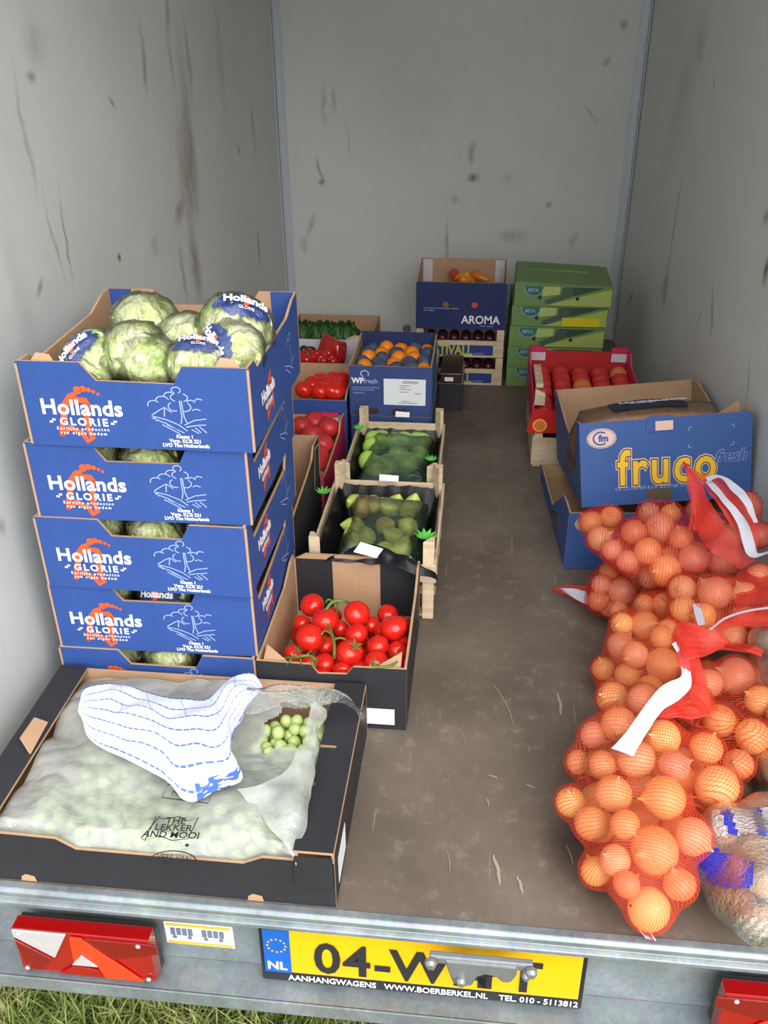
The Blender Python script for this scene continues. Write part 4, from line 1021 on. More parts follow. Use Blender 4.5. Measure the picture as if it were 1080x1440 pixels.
# ---------------------------------------------------------------- left column behind the lettuce stack
bx = [(0, 0), (.38, 0), (.38, .25), (.27, .25), (.24, .19), (.10, .19), (.08, .25), (0, .25)]
T, f, r_, bk, l_ = box_at('slotted_box', 'dark card box with hand slots squeezed between the lettuce stack and the pears', 'box', -.780, -.402, 1.722, 2.095, .002, .26, M_black,
       side=[(0, 0), (.373, 0), (.373, .262), (.30, .262), (.27, .235), (.20, .225), (0, .21)])
MB().prism([(.285, .150), (.35, .16), (.355, .235), (.31, .245), (.295, .2)], .0008, RIGHT(.3792, 0, 0)).build('hand_slot', M_blackink, T)
b = MB(); b.M = RIGHT(.3796, 0, 0); b.ribbon([(.278, .150), (.288, .205), (.306, .252), (.358, .243), (.352, .155)], .010); b.build('torn_slot_edge', M_brown, T)
T, f, r_, bk, l_ = box_at('peach_crate', 'pink rimmed crate of red fruit behind the dark slotted box on the left', 'crate', -.690, -.400, 2.12, 2.52, .002, .140, M_pink,
       side=[(0, 0), (.4, 0), (.4, .150), (.33, .150), (.30, .125), (.06, .115), (0, .12)])
MB().prism([(.215, .07), (.272, .07), (.272, .135), (.215, .125)], .0008, FRONT(0, .393, 0)).build('white_corner_print', M_whitecard, T)
MB().box(.215, .272, .386, .400, .140, .150).build('pink_corner_cap', M_pink, T)
M_red = mat('red_peach_skin', srgb(194, 46, 48), .4, 0, .28, 24)
M_red2 = mat('yellow_flushed_peach_skin', srgb(214, 120, 60), .4, 0, .3, 24)
pm_ = lathe_mesh('red_fruit', fruit_prof(.034, .92, .10), 22, M_red); pm2 = lathe_mesh('red_fruit', fruit_prof(.034, .92, .10), 22, M_red2)
for i, (u, v_, rp) in enumerate(((443,593,17),(470,602,18),(440,612,15),(468,625,18),(462,652,15),(446,640,14),(425,600,14))):
    p = W(u, v_, .125); p.x = min(p.x, -.44); o = bpy.data.objects.new('red_fruit', pm_); C.objects.link(o); o.location = p
    o.rotation_euler = (rng.uniform(-.6, .6), rng.uniform(-.6, .6), 0); tag(o, 'red fruit in the pink rimmed crate on the left', 'fruit', 'red fruit in the left pink crate')
T, *_ = box_at('blue_carton', 'plain blue carton under the blue tray of loose tomatoes', 'box', -.690, -.396, 2.535, 2.80, .001, .142, M_blue)
T, f, *_ = box_at('tomato_tray', 'shallow blue tray of loose tomatoes on a blue carton, left of the oranges', 'box', -.690, -.396, 2.535, 2.80, .144, .066, M_blue,
       front=[(0, 0), (.294, 0), (.294, .040), (0, .040)], side=[(0, 0), (.265, 0), (.265, .066), (.05, .060), (0, .042)])
for i, (u, v_, rp) in enumerate(((440,541,15),(452,536,12),(428,548,14),(466,552,14),(478,543,12),(486,552,11),(448,556,12),(462,541,11),(470,534,9),(484,534,9))):
    p = W(u, v_, .200); p.x = min(p.x, -.432); p.y = min(max(p.y, 2.572), 2.76); tomato(p, .030, 'loose tomato in the shallow blue tray left of the oranges', 'loose tomatoes in the blue tray', 0, (.3, .2, i))
T, f, r_, bk, l_ = box_at('pepper_box', 'white lined box of red peppers behind the blue tomato tray', 'box', -.740, -.428, 2.815, 3.125, .001, .185, M_navy, M_whitecard,
       front=[(0, 0), (.312, 0), (.312, .165), (0, .165)])
MB().prism([(.205, .06), (.240, .06), (.240, .185), (.205, .185)], .0008, FRONT(0, .304, 0)).build('brown_stripe', M_brown, T)
M_pep = mat('red_pepper_skin', srgb(184, 26, 24), .15, 0, .15, 20, coat=.4); M_pepg = mat('dark_green_pepper_skin', srgb(60, 42, 26), .2, 0, .5, 30)
def pepper_mesh(m):
    b = MB(); n = 30; prof = [(.012, -.040), (.024, -.038), (.030, -.02), (.033, 0), (.036, .02), (.034, .034), (.024, .041), (.010, .036), (.0005, .030)]
    vs = []; fs = []
    for r, z in prof:
        for j in range(n):
            t = 2*math.pi*j/n; q = r*(1+.10*math.cos(4*t)); vs.append((q*math.cos(t), q*math.sin(t), z+.003*math.cos(4*t)*(z > .02)))
    for i in range(len(prof)-1):
        for j in range(n): fs.append((i*n+j, i*n+(j+1) % n, (i+1)*n+(j+1) % n, (i+1)*n+j))
    fs.append(tuple(reversed(range(n)))); b.add(vs, fs); o = b.build('pepper_flesh', m, smooth=True); me = o.data; bpy.data.objects.remove(o); return me
pm3 = [pepper_mesh(M_pep), pepper_mesh(M_pepg)]
o = MB().tube([(0, 0, .030), (.001, 0, .040), (.005, .002, .052)], [.006, .004, .005], 8).build('stem', M_stem, smooth=True); sme = o.data; bpy.data.objects.remove(o)
for i, (u, v_, g, rt, lb) in enumerate(((462,490,0,(-.3,.5,0),'large red pepper lying on top at the right of the pepper box'),(446,508,0,(1.2,0,.2),'red pepper with a pale stem end facing out in the pepper box'),(460,507,0,(1.1,.3,0),'red pepper with dark green stem facing out in the pepper box'),(428,504,1,(.4,.8,0),'dark mottled pepper at the left of the pepper box'),(433,512,0,(.2,0,0),'small red pepper at the left front of the pepper box'),(473,497,0,(.1,.4,2),'red pepper at the right side of the pepper box'))):
    p = W(u, v_, .185); p.y = min(max(p.y, 2.865), 3.08); p.x = min(p.x, -.468); T = thing('pepper', lb, 'pepper', p, rt)
    for n, me_ in (('flesh', pm3[g]), ('stem', sme)): q = bpy.data.objects.new(n, me_); C.objects.link(q); q.parent = T
cf = box_at('cauliflower_box', 'plain brown box of cauliflower by the back wall', 'box', -.740, -.405, 3.150, 3.560, .001, .150, M_brown, M_brown,
       front=[(0, 0), (.335, 0), (.335, .142), (0, .142)])[0]
M_caul = mat('cauliflower_curd', srgb(226, 214, 164), .7, 0, .12, 60, bump=.8, bscale=160)
def cauli(loc, r, label, leafy):
    T = thing('cauliflower', label, 'cauliflower', loc)
    bm = bmesh.new(); bmesh.ops.create_icosphere(bm, subdivisions=4, radius=r)
    for v in bm.verts:
        q = v.co.normalized(); v.co *= 1 + .10*abs(noise.noise(q*5+Vector(loc)*9)) + .05*abs(noise.noise(q*13))
        v.co.z *= .75
    me = bpy.data.meshes.new('curd'); bm.to_mesh(me); bm.free(); me.materials.append(M_caul); me.polygons.foreach_set('use_smooth', [True]*len(me.polygons))
    o = bpy.data.objects.new('curd', me); C.objects.link(o); o.parent = T
    for i in range(leafy):
        a = i*2*math.pi/leafy + .4
        def fn(u, v, a=a):
            x = (u-.5)*.075*math.sin(math.pi*(.15+.8*v)); z = -.03+.095*v; rr = r*1.05+.012*math.sin(v*4)+.012*noise.noise(Vector((u*5, v*5, a)))
            return (math.cos(a)*rr - math.sin(a)*x, math.sin(a)*rr+math.cos(a)*x, z + .006*noise.noise(Vector((u*9, v*9, a))))
        heightfield('leaf', fn, 10, 12, M_leafg, T)
    return T
cauli((-.455, 3.21, .135), .050, 'pale cauliflower head at the right front of the brown box', 0)
for i, x in enumerate((-.685, -.600, -.515)): cauli((x, 3.30, .130), .045, ('leafy cauliflower at the left of the brown box', 'leafy cauliflower in the middle of the brown box', 'leafy cauliflower behind the bare pale head')[i], 8)

wc = wood_crate('wooden crate half hidden behind the oranges', -.400, -.140, 2.870, 3.150, .002, .150, .178)
T, *_ = box_at('black_carton', 'small black carton on the floor right of the orange box', 'box', -.128, -.046, 2.930, 3.170, .001, .100, M_black)
T = thing('black_tray', 'low dark brown tray lying on the small black carton', 'tray', (-.126, 2.935, .103))
MB().box(0, .076, 0, .20, 0, .034).build('tray_body', mat('dark_brown_plastic', srgb(52, 38, 34), .3, 0, .3, 40), T, bevel=.003)
MB().box(.016, .046, -.0012, 0, .006, .020).build('shiny_label', M_label, T)

for u, v_, lb in ((486, 456, 'round steel tie ring on the back wall above the cauliflower'), (572, 461, 'steel hook on the back wall behind the orange box')):
    q = WY(u, v_, YB-.002); T = thing('tie_ring', lb, 'ring', q)
    MB().lathe([(.018, 0), (.018, .005), (.014, .008), (.004, .009)], 20).build('base', M_cast, T).rotation_euler = (math.pi/2, 0, 0)
    MB().tube([(.013*math.cos(a), -.014, .013*math.sin(a)) for a in np.linspace(0, 2*math.pi, 20)], .003, 6, cap=False).build('ring', M_cast, T, smooth=True)

# ---------------------------------------------------------------- back right: wooden trays, navy box, green boxes
def plum_tray(label, z0, x0=-.228, x1=.094):
    T = thing('fruit_tray', label, 'crate', (x0, 3.192, z0), (0, 0, 0), 'wooden fruit trays under the navy box'); w_ = x1-x0; d = .36; h = .106
    MB().box(0, w_, 0, .008, 0, .062).build('front_board', M_wood, T); MB().box(0, w_, d-.008, d, 0, .062).build('back_board', M_wood, T)
    for x in (0, w_-.008): MB().box(x, x+.008, .008, d-.008, 0, .062).build('side_board', M_wood, T)
    for x in (0, w_-.026):
        for y in (.0, d-.026): MB().box(x, x+.026, y+.0085*(y == 0) - .008*(y > 0), y+.026, .0, h).build('corner_post', M_wood, T)
    MB().box(0, .026, -.001, .009, .062, h).build('post_face', M_wood, T); MB().box(w_-.026, w_, -.001, .009, .062, h).build('post_face', M_wood, T)
    MB().box(.008, w_-.008, .008, d-.008, .003, .008).build('bottom_board', M_wood, T)
    pn = MB().prism([(.06, .008), (w_-.038, .008), (w_-.038, .046), (.06, .046)], .0008, FRONT(0, -.0012, 0)).build('blue_print', mat('blue_print_on_wood', srgb(38, 56, 128), .6), T)
    text('TIVALL', .052, mat('yellow_green_ink', srgb(186, 190, 60), .6), T, FRONT(.085, -.0024, .010), sx=.80, bold=.0012, space=.95)
    text('EXPORT', .010, M_lblue, T, FRONT(.215, -.0024, .011))
    return T
plum_tray('lower wooden tray of dark fruit with TIVALL lettering, on the floor at the back', .002)
plum_tray('upper wooden tray of dark fruit with TIVALL lettering, under the navy box', .110)
M_plum = mat('dark_plum_skin', srgb(62, 22, 34), .3, 0, .35, 26); plm = lathe_mesh('plum', fruit_prof(.020, .95, .05), 16, M_plum)
for k in range(2):
    for i in range(6):
        for j in range(2):
            o = bpy.data.objects.new('plum', plm); C.objects.link(o); o.location = (-.178+.044*i, 3.232+.043*j, .002+.108*k+.060)
            tag(o, 'dark plum in the ' + ('upper' if k else 'lower') + ' wooden tray at the back', 'plum', 'plums in the ' + ('upper' if k else 'lower') + ' wooden tray')
hw = .326
T, f, *_ = box_at('navy_box', 'navy box marked AROMA with a cut open top on the wooden trays', 'box', -.230, .096, 3.185, 3.48, .218, .170, M_navy, M_brown,
    back=[(0, 0), (hw, 0), (hw, .188), (0, .188)], side=[(0, 0), (.295, 0), (.295, .188), (.02, .180), (0, .172)])
for x in (.006, hw-.042): MB().prism([(x, .10), (x+.036, .10), (x+.036, .184), (x, .184)], .0008, FRONT(0, .2895, 0)).build('white_corner_lining', M_whitecard, T)
text('AROMA', .042, M_white, f, FRONT(.166, -.0012, .022), bold=.0008, sx=.93); text('finest quality', .009, M_lblue, f, FRONT(.236, -.0012, .011))
text('the natural taste of sweet pepper tomatoes\nfrom Holland', .009, M_lblue, f, FRONT(.028, -.0012, .074), sx=.8)
for x, c in ((.108, srgb(130, 96, 50)), (.212, srgb(206, 72, 44))):
    b = MB(); b.M = FRONT(0, -.0012, 0); b.disc(x, .090, .011, n=16); b.build('fruit_print', mat('fruit_print_%d' % int(x*1000), c, .6), f)
for i, (x, y, c) in enumerate(((-.07, 3.36, srgb(220, 150, 30)), (-.03, 3.37, srgb(220, 90, 30)), (-.10, 3.38, srgb(200, 60, 30)), (.0, 3.36, srgb(206, 120, 40)), (-.05, 3.31, srgb(220, 140, 30)))):
    o = bpy.data.objects.new('snack_pepper', lathe_mesh('snack_pepper', [(.0005, -.04), (.008, -.03), (.015, 0), (.018, .02), (.012, .032), (.0005, .030)], 16, mat('snack_pepper_%d' % i, c, .25)))
    C.objects.link(o); o.location = (x, y, .365); o.rotation_euler = (0, 1.3, i*.9); tag(o, ('yellow', 'orange red', 'red', 'amber', 'deep yellow')[i] + ' small pepper showing inside the navy box', 'pepper', 'small peppers in the navy box')

M_lime_print = mat('lime_green_print', srgb(176, 192, 92), .55, 0, .1, 20); M_dkgreen = mat('dark_green_print', srgb(52, 82, 62), .55, 0, .2, 20)
M_teal = mat('teal_print', srgb(44, 118, 96), .55); M_ygreen = mat('striped_green_print', srgb(186, 200, 116), .55, 0, .1, 20); M_greypr = mat('pale_grey_green_print', srgb(178, 188, 158), .6)
gnames = ['lowest green cucumber box in the back corner', 'second green box from the bottom in the back corner', 'middle green box of the corner stack', 'second green box from the top with a yellow strip label', 'topmost green box of the corner stack, pushed to the right']
for k in range(5):
    gx = (.110, .110, .112, .116, .122)[k]; gw = .342; gh = .0765; gz = .001+k*(gh+.0005)
    T = thing('green_box', gnames[k], 'box', (gx, 3.192-.004*(k == 4), gz), (0, 0, -.03 if k == 4 else 0), 'green boxes stacked in the back corner')
    if k == 4:
        body = MB().prism([(0, 0), (gw, 0), (gw, gh-.004), (0, gh+.006)], .300, FRONT(0, 0, 0)).build('carton', M_green, T)
        MB().prism([(.004, .002), (gw-.002, .002), (gw-.030, .280), (.004, .292)], .003, frame((0, 0, gh+.009), (1, 0, -.03), (0, 1, .02))).build('lid', M_green, T)
        text('CUCUMBERS', .030, M_ygreen, T, frame((.06, .17, gh+.0105), (1, 0, -.03), (0, 1, .02)), bold=.0006, sx=1.2)
    else:
        body = MB().box(0, gw, 0, .300, 0, gh-.0005).build('carton', M_green, T, bevel=.002)
    def pn(name, poly, mm, y): return MB().prism(poly, .0006, FRONT(0, y, 0)).build(name, mm, T)
    pn('lime_print', [(.110, .004), (gw-.003, .004), (gw-.003, .066)], M_lime_print, -.0008)
    pn('dark_green_print', [(.175, .070), (gw-.03, .070), (gw-.06, .060), (.215, .040), (.180, .045)], M_dkgreen, -.0012)
    pn('striped_print', [(.098, .036), (.158, .044), (.160, .071), (.098, .071)], M_ygreen, -.0014)
    pn('cucumber_print', [(.110, .010), (.122, .006), (.205, .040), (.205, .064), (.168, .068), (.165, .044), (.108, .022)], mat('bluish_cucumber_print', srgb(76, 98, 84), .5, 0, .2, 30), -.0018)
    b = MB(); b.M = FRONT(0, -.0022, 0); b.add([(.068+.032*math.cos(a), .0715+.032*math.sin(a), 0) for a in np.linspace(math.pi, 2*math.pi, 16)], [tuple(range(16))]); b.build('teal_emblem', M_teal, T)
    b = MB(); b.M = FRONT(0, -.0026, 0); b.ribbon([(.068+.035*math.cos(a), .0715+.035*math.sin(a)) for a in np.linspace(math.pi, 2*math.pi, 16)], .0022); b.build('emblem_ring', M_lblue, T)
    text('BEYA', .016, M_lblue, T, FRONT(.047, -.0028, .053), bold=.0004)
    for x, z in ((.090, .032), (.222, .030)):
        b = MB(); b.M = FRONT(0, -.0026, 0); b.disc(x, z, .0065, n=14); b.build('air_hole', M_blackink, T)
    if k != 3: text('CUCUMBERS', .015, M_greypr, T, FRONT(.236, -.0024, .016), bold=.0006, sx=.9)
    if k == 3: MB().prism([(.182, .004), (.314, .004), (.314, .036), (.182, .036)], .0006, FRONT(0, -.004, 0)).build('yellow_label', mat('yellow_sticker', srgb(226, 208, 30), .5), T)

# ---------------------------------------------------------------- right side: peach crates
T = wood_crate('lower pale wooden crate under the red peach crate', .176, .500, 2.492, 2.890, .002, .100, .118, board=.090)
T2 = thing('red_peach_crate', 'red and pink crate of red fruit in rows by the right wall', 'crate', (.170, 2.492, .122)); w_, d, h = .325, .400, .115
f = MB().prism([(.0, .0), (w_, 0), (w_, .052), (.02, .052), (.014, .040)], .005, FRONT(0, 0, 0)).build('front_panel', [M_red_card], T2)
MB().prism([(0, .0), (d, 0), (d, .128), (d-.05, .128), (d-.07, .085), (0, .070)], .005, LEFT(0, d, 0).copy() if False else frame((0, d, 0), (0, -1, 0), (0, 0, 1))).build('side_panel', [M_pink], T2)
bpy.data.objects.remove([c for c in T2.children if c.name.startswith('side_panel')][0])
for M_, s in ((frame((w_, 0, 0), (0, 1, 0), (0, 0, 1)), 1), ):
    MB().prism([(.006, 0), (d-.006, 0), (d-.006, .138), (d-.07, .138), (d-.10, .105), (.05, .095), (.006, .095)], .005, M_).build('side_panel', [M_pink], T2)
MB().prism([(-.006, 0), (-d+.006, 0), (-d+.006, .138), (-d+.07, .138), (-d+.10, .105), (-.05, .095), (-.006, .095)], .005, frame((0, 0, 0), (0, -1, 0), (0, 0, 1))).build('side_panel', [M_pink], T2)
MB().prism([(0, 0), (w_, 0), (w_, .138), (w_-.05, .138), (w_-.06, .122), (.06, .122), (.05, .138), (0, .138)], .005, FRONT(0, d-.005, 0)).build('back_panel', [M_red_card], T2)
MB().box(.005, w_-.005, .005, d-.01, .001, .006).build('bottom_panel', M_red_card, T2)
for x in (.006, w_-.055):
    MB().prism([(x, .09), (x+.049, .09), (x+.049, .118), (x, .118)], .0008, FRONT(0, d-.0115, 0)).build('white_corner_print', M_whitecard, T2)
    MB().prism([(x, .119), (x+.049, .119), (x+.049, .137), (x, .137)], .0008, FRONT(0, d-.0115, 0)).build('pink_corner_print', M_pink, T2)
MB().box(.004, .026, -.004, .17, .140, .152).build('wooden_edge', M_wood, T2, bevel=.002)
MB().prism([(0, 0), (.03, 0), (.03, .035), (0, .05)], .016, FRONT(.004, -.001, .085)).build('wooden_corner', M_wood, T2, bevel=.001)
pr_ = MB().prism([(-.014, .0), (.080, .0), (.080, .072), (.0, .076)], .002, FRONT(0, -.0045, -.002)).build('picture_panel', mat('glossy_red_print', srgb(200, 36, 30), .3), T2)
b = MB(); b.M = FRONT(0, -.0052, 0); b.disc(.024, .022, .021, n=24); b.build('orange_slice_print', mat('pale_orange_print', srgb(238, 180, 110), .4), pr_)
b = MB(); b.M = FRONT(0, -.0058, 0); b.disc(.024, .022, .016, n=24); b.build('orange_slice_centre', mat('orange_print', srgb(232, 120, 40), .4), pr_)
for i in range(5):
    for j in range(6):
        o = bpy.data.objects.new('red_fruit', pm2 if (i, j) in ((2, 3), (4, 5), (2, 2)) else pm_); C.objects.link(o)
        o.location = (.170+.037+.0625*i+.001*j, 2.492+.045+.0605*j, .122+.050+.010*(j > 1)); o.scale = (.88,)*3; o.rotation_euler = (rng.uniform(-.7, .7), rng.uniform(-.7, .7), rng.uniform(0, 6))
        y_ = (i, j) in ((2, 3), (4, 5), (2, 2))
        tag(o, 'yellow flushed red fruit in the rows of the right peach crate' if y_ else 'dark red fruit in the rows of the right peach crate', 'fruit', 'yellow flushed fruit in the right crate' if y_ else 'dark red fruit in the right crate')
o = MB().box(0, .062, 0, .02, 0, .014).build('wooden_block', M_wood, bevel=.003); o.location = W(868, 543, .262); o.location = (.425, 2.498, .176); tag(o, 'small pale wooden block on the front edge of the right peach crate', 'block')

# ---------------------------------------------------------------- the two blue bread boxes
def fruco_box(name, label, w_, d, h, hb, loc, rot, full):
    T = thing(name, label, 'box', loc, rot); t = .005; m2 = [M_blue2, M_brown]
    f = MB().prism([(0, 0), (w_, 0), (w_, h), (0, h)], t, FRONT(), 0, 1).build('front_panel', m2, T)
    e = t+.0006
    side = [(0, 0), (d, 0), (d, hb), (d-.07, hb), (d*.5, hb*.72 if full else hb), (.10, h*.62 if full else h-.005), (.055, h-.004 if full else h), (0, h)]
    S = [(min(max(x, e), d-e), z) for x, z in side]
    MB().prism([(d-x, z) for x, z in S], t, LEFT(0, d, 0), 0, 1).build('side_panel', m2, T)
    MB().prism(S, t, RIGHT(w_, 0, 0), 0, 1).build('side_panel', m2, T)
    MB().prism([(0, 0), (w_, 0), (w_, hb), (0, hb)], t, BACK(w_, d, 0), 0, 1).build('back_panel', m2, T)
    MB().box(t, w_-t, t, d-t, .001, .005).build('bottom_panel', M_brown, T)
    b = MB(); b.M = FRONT(0, -.0010, 0); b.disc(.050, .165*h/.203, .034, .024, n=32); em = b.build('oval_emblem', M_pale_ink, f)
    b = MB(); b.M = FRONT(0, -.0015, 0); b.ribbon([(.048+.017*math.cos(a), .165*h/.203+.015*math.sin(a)) for a in np.linspace(.9, 5.4, 16)], .004); b.ribbon([(.050+.031*math.cos(a), .165*h/.203+.0215*math.sin(a)) for a in np.linspace(0, 6.28, 30)], .0012); b.build('emblem_mark', M_blue2, em)
    text('fm', .022, M_blue2, em, FRONT(.043, -.0016, .158*h/.203), bold=.001)
    s_ = .118; z_ = .050*h/.203
    for mm, bo, y in ((M_pale_ink, .0075, -.0008), (M_dark_ink, .0048, -.0014), (M_yellow_ink, .0022, -.0020)):
        text('fruco', s_, mm, f, FRONT(.086, y, z_), bold=bo, sx=.78, space=1.16, thick=.0003)
    if full:
        text('fresh', .040, M_blue2, f, FRONT(.305, -.0016, .090), shear=.4, bold=.0006, space=.9)
        text('fresh', .040, M_lblue, f, FRONT(.305, -.0010, .090), shear=.4, bold=.0016, space=.9)
        text('V.A. CO DIEMEN B.V.A, BLEISWIJK 015 0-183 5210 7100', .0105, M_lblue, f, FRONT(.078, -.001, .036), sx=.95)
        b = MB(); b.M = FRONT(0, -.0010, 0)
        for x, z, sx, sz in ((.248, .176, 1, -1), (.350, .176, -1, -1), (.248, .128, 1, 1), (.350, .128, -1, 1)):
            b.ribbon([(x+.008*sx, z), (x, z), (x, z+.008*sz)], .0014)
        b.build('corner_marks', M_lblue, f)['kind'] = 'stuff'
        MB().prism([(.152, .008), (.210, .008), (.208, .036), (.153, .036)], .0008, FRONT(0, -.0012, 0)).build('hand_hole', mat('brown_hand_hole', srgb(96, 82, 60), .8, 0, .1, 40), f)
        MB().prism([(.152, -.030), (.214, -.030), (.214, .004), (.206, .008), (.160, .008), (.152, .004)], .003, FRONT(0, -.0032, h-.002)).build('closing_tab', M_blue2, f)
        MB().prism([(.172, -.026), (.212, -.026), (.212, -.004), (.172, -.004)], .0008, FRONT(0, -.0064, h-.002)).build('bare_card_patch', M_pale_ink, f)
        MB().prism([(0, 0), (.05, 0), (.05, .045), (0, .02)], .004, frame((w_-.060, .055, h-.030), (1, .2, 0), (0, 0, 1)), 0, 0).build('inner_flap', M_brown, T)
    MB().prism([(d*.25, h*.2), (d*.55, h*.15), (d*.50, hb*.55), (d*.28, h*.45)], .0008, frame((-.0010, 0, 0), (0, -1, 0), (0, 0, 1)) @ Matrix.Scale(-1, 4, (1, 0, 0)), 0).build('side_window', mat('brown_hand_hole', (0, 0, 0)), T)
    return T
fr_up = fruco_box('bread_box', 'upper blue bread box with yellow fruco lettering, tipped back behind the onions', .391, .53, .203, .203, (.2642, 1.907, .182), (Matrix.Rotation(.032, 3, 'Z') @ Matrix.Rotation(-.217, 3, 'X') @ Matrix.Rotation(-.099, 3, 'Y')).to_euler(), True)
lw = thing('x', 'x', 'x'); bpy.data.objects.remove(lw)
fr_lo = fruco_box('bread_box', 'lower blue bread box on the floor, mostly hidden by onion bags', .375, .50, .158, .045, (.238, 1.918, .002), (0, 0, math.radians(4)), False)
# loaves in film
M_bread = mat('brown_loaf_crust', srgb(196, 140, 92), .6, 0, .4, 40, bump=.6, bscale=90)
def loaf(loc, rot, s, label, patch):
    T = thing('bread_loaf', label, 'bread', loc, rot)
    bm = bmesh.new(); bmesh.ops.create_cube(bm, size=1); bmesh.ops.subdivide_edges(bm, edges=bm.edges, cuts=7, use_grid_fill=True)
    for v in bm.verts:
        n_ = v.co.normalized()*.62; v.co = v.co.lerp(n_, .55); v.co *= 1+.03*noise.noise(v.co*9); v.co = Vector((v.co.x*s[0], v.co.y*s[1], v.co.z*s[2]))
    me = bpy.data.meshes.new('crust'); bm.to_mesh(me); me.materials.append(M_bread); me.polygons.foreach_set('use_smooth', [True]*len(me.polygons))
    o = bpy.data.objects.new('crust', me); C.objects.link(o); o.parent = T
    for v in bm.verts: v.co *= 1.035+.02*noise.noise(v.co*40)
    me = bpy.data.meshes.new('wrapper'); bm.to_mesh(me); bm.free(); me.materials.append(film_mat('clear_loaf_film', (.9, .9, .9), .05, .08, .12, 20, .05, .7)); me.polygons.foreach_set('use_smooth', [True]*len(me.polygons))
    o = bpy.data.objects.new('wrapper', me); C.objects.link(o); o.parent = T
    if patch:
        bm = bmesh.new(); bm.from_mesh(me); bm.normal_update()
        bmesh.ops.delete(bm, geom=[f for f in bm.faces if f.normal.z < .5 or abs(f.calc_center_median().x) > s[0]*.30 or abs(f.calc_center_median().y+.01) > s[1]*.17], context='FACES')
        for v in bm.verts: v.co *= 1.012
        z = max(v.co.z for v in bm.verts)*.985
        me2 = bpy.data.meshes.new('printed_band'); bm.to_mesh(me2); bm.free(); me2.materials.clear(); me2.materials.append(M_dark_ink)
        q = bpy.data.objects.new('printed_band', me2); C.objects.link(q); q.parent = T
        text('LANDBROOD', .026, M_white, q, Matrix.Translation((-.07, -.022, z+.003)), bold=.0008)
        text('VOLKOREN', .012, M_lblue, q, Matrix.Translation((-.05, -.036, z+.003)))
    return T
ci, si = math.cos(math.radians(-12.4)), math.sin(math.radians(-12.4))
def inbox(x, y, z): return fr_up.matrix_basis @ Vector((x, y, z))
fr_up_M = Matrix.Translation(fr_up.location) @ fr_up.rotation_euler.to_matrix().to_4x4()
ib = lambda x, y, z: fr_up_M @ Vector((x, y, z))
loaf(ib(.180, .130, .116), fr_up.rotation_euler, (.33, .20, .180), 'dark loaf in printed clear film in the upper bread box', True)
loaf(ib(.180, .330, .080), fr_up.rotation_euler, (.28, .16, .13), 'second wrapped loaf behind the first in the upper bread box', False)

# ---------------------------------------------------------------- onion bags
class Bag:
    def __init__(s, c, half, yaw, pitch=0):
        s.c = np.array(c); s.h = np.array(half)
        R = (Matrix.Rotation(yaw, 3, 'Z') @ Matrix.Rotation(pitch, 3, 'X')); s.R = np.array(R)     # local y = long axis
    def local(s, p): return (p - s.c) @ s.R
    def world(s, q): return q @ s.R.T + s.c
bags = {
 'A': Bag((.330, 1.135, .105), (.140, .275, .100), -.22, .10),
 'B': Bag((.395, 1.455, .095), (.125, .150, .090), .9, 0),
 'C': Bag((.395, 1.735, .080), (.115, .170, .074), 1.45, 0),
 'D': Bag((.425, 1.675, .225), (.125, .180, .085), 1.50, 0),
 'E': Bag((.500, 1.480, .200), (.085, .110, .070), 1.3, 0)}
anch = {
 'A': [(920,1195,35),(911,1277,32),(863,1116,27),(935,1120,32),(833,1158,26),(895,1068,28),(947,1080,24),(1008,1107,32),(972,1177,28),(867,1215,23),(838,1225,22),(953,1240,24),(803,1128,22),(847,1075,21),(813,1072,18),(867,1020,26),(932,1037,26),(1013,1014,24),(1057,1035,26),(993,1052,24),(1038,1075,22),(1030,952,28),(862,982,24),(883,1163,22),(838,1032,20),(1068,985,22),(905,985,24),(880,1240,20),(975,985,24),(1000,960,22)],
 'B': [(902,880,22),(877,910,21),(893,923,20),(925,938,26),(918,962,20),(850,942,18),(882,950,20),(935,893,18),(910,851,16),(882,879,17),(935,889,17),(938,854,20),(960,862,19),(865,965,17)],
 'C': [(874,832,21),(842,841,16),(856,807,15),(896,816,14),(872,854,14),(850,825,15)],
 'D': [(893,749,19),(929,739,22),(970,783,23),(1015,790,24),(935,797,24),(910,780,20),(883,785,17),(844,758,19),(863,775,16),(834,734,17),(856,728,16),(1001,741,20),(1048,712,22),(1067,753,18),(960,760,18),(1023,750,18),(913,722,16),(941,725,15),(979,719,15)],
 'E': [(1008,834,25),(960,829,20),(1067,810,18),(1045,835,18),(1030,892,19),(1067,901,20),(990,865,18)]}
def hit(bag, u, v, rp):
    d = ray(u, v); d = d/np.linalg.norm(d); o = np.array([0, 0, CAMH]); r = .030
    for _ in range(3):
        h = np.maximum(bag.h - r, .01)
        q0 = bag.local(o)/h; qd = (d @ bag.R)/h
        a = qd@qd; b = q0@qd; c = q0@q0-1; dis = b*b-a*c
        t = (-b-math.sqrt(dis))/a if dis > 0 else -b/a
        p = o+d*t; r = min(max(rp*depth(p)/FPX, .021), .038)
    return p, r
P_ = []; R_ = []; G_ = []; F_ = []; D_ = []
for k, bg_ in bags.items():
    for (u, v, rp) in anch[k]:
        p, r = hit(bg_, u, v, rp); P_.append(p); R_.append(r); G_.append(k); F_.append(1); D_.append(p.copy())
    n = {'A': 32, 'B': 18, 'C': 16, 'D': 18, 'E': 10}[k]
    for i in range(n):
        q = rng.normal(size=3); q = q/np.linalg.norm(q)*rng.rand()**.33*.9
        q[2] = q[2]*.8 - .15
        P_.append(bg_.world(q*bg_.h)); R_.append(rng.uniform(.024, .031)); G_.append(k); F_.append(0); D_.append(P_[-1].copy())
P_ = np.array(P_); R_ = np.array(R_); F_ = np.array(F_); D_ = np.array(D_); G_ = np.array(G_)
same = G_[:, None] == G_[None, :]
bagid = G_
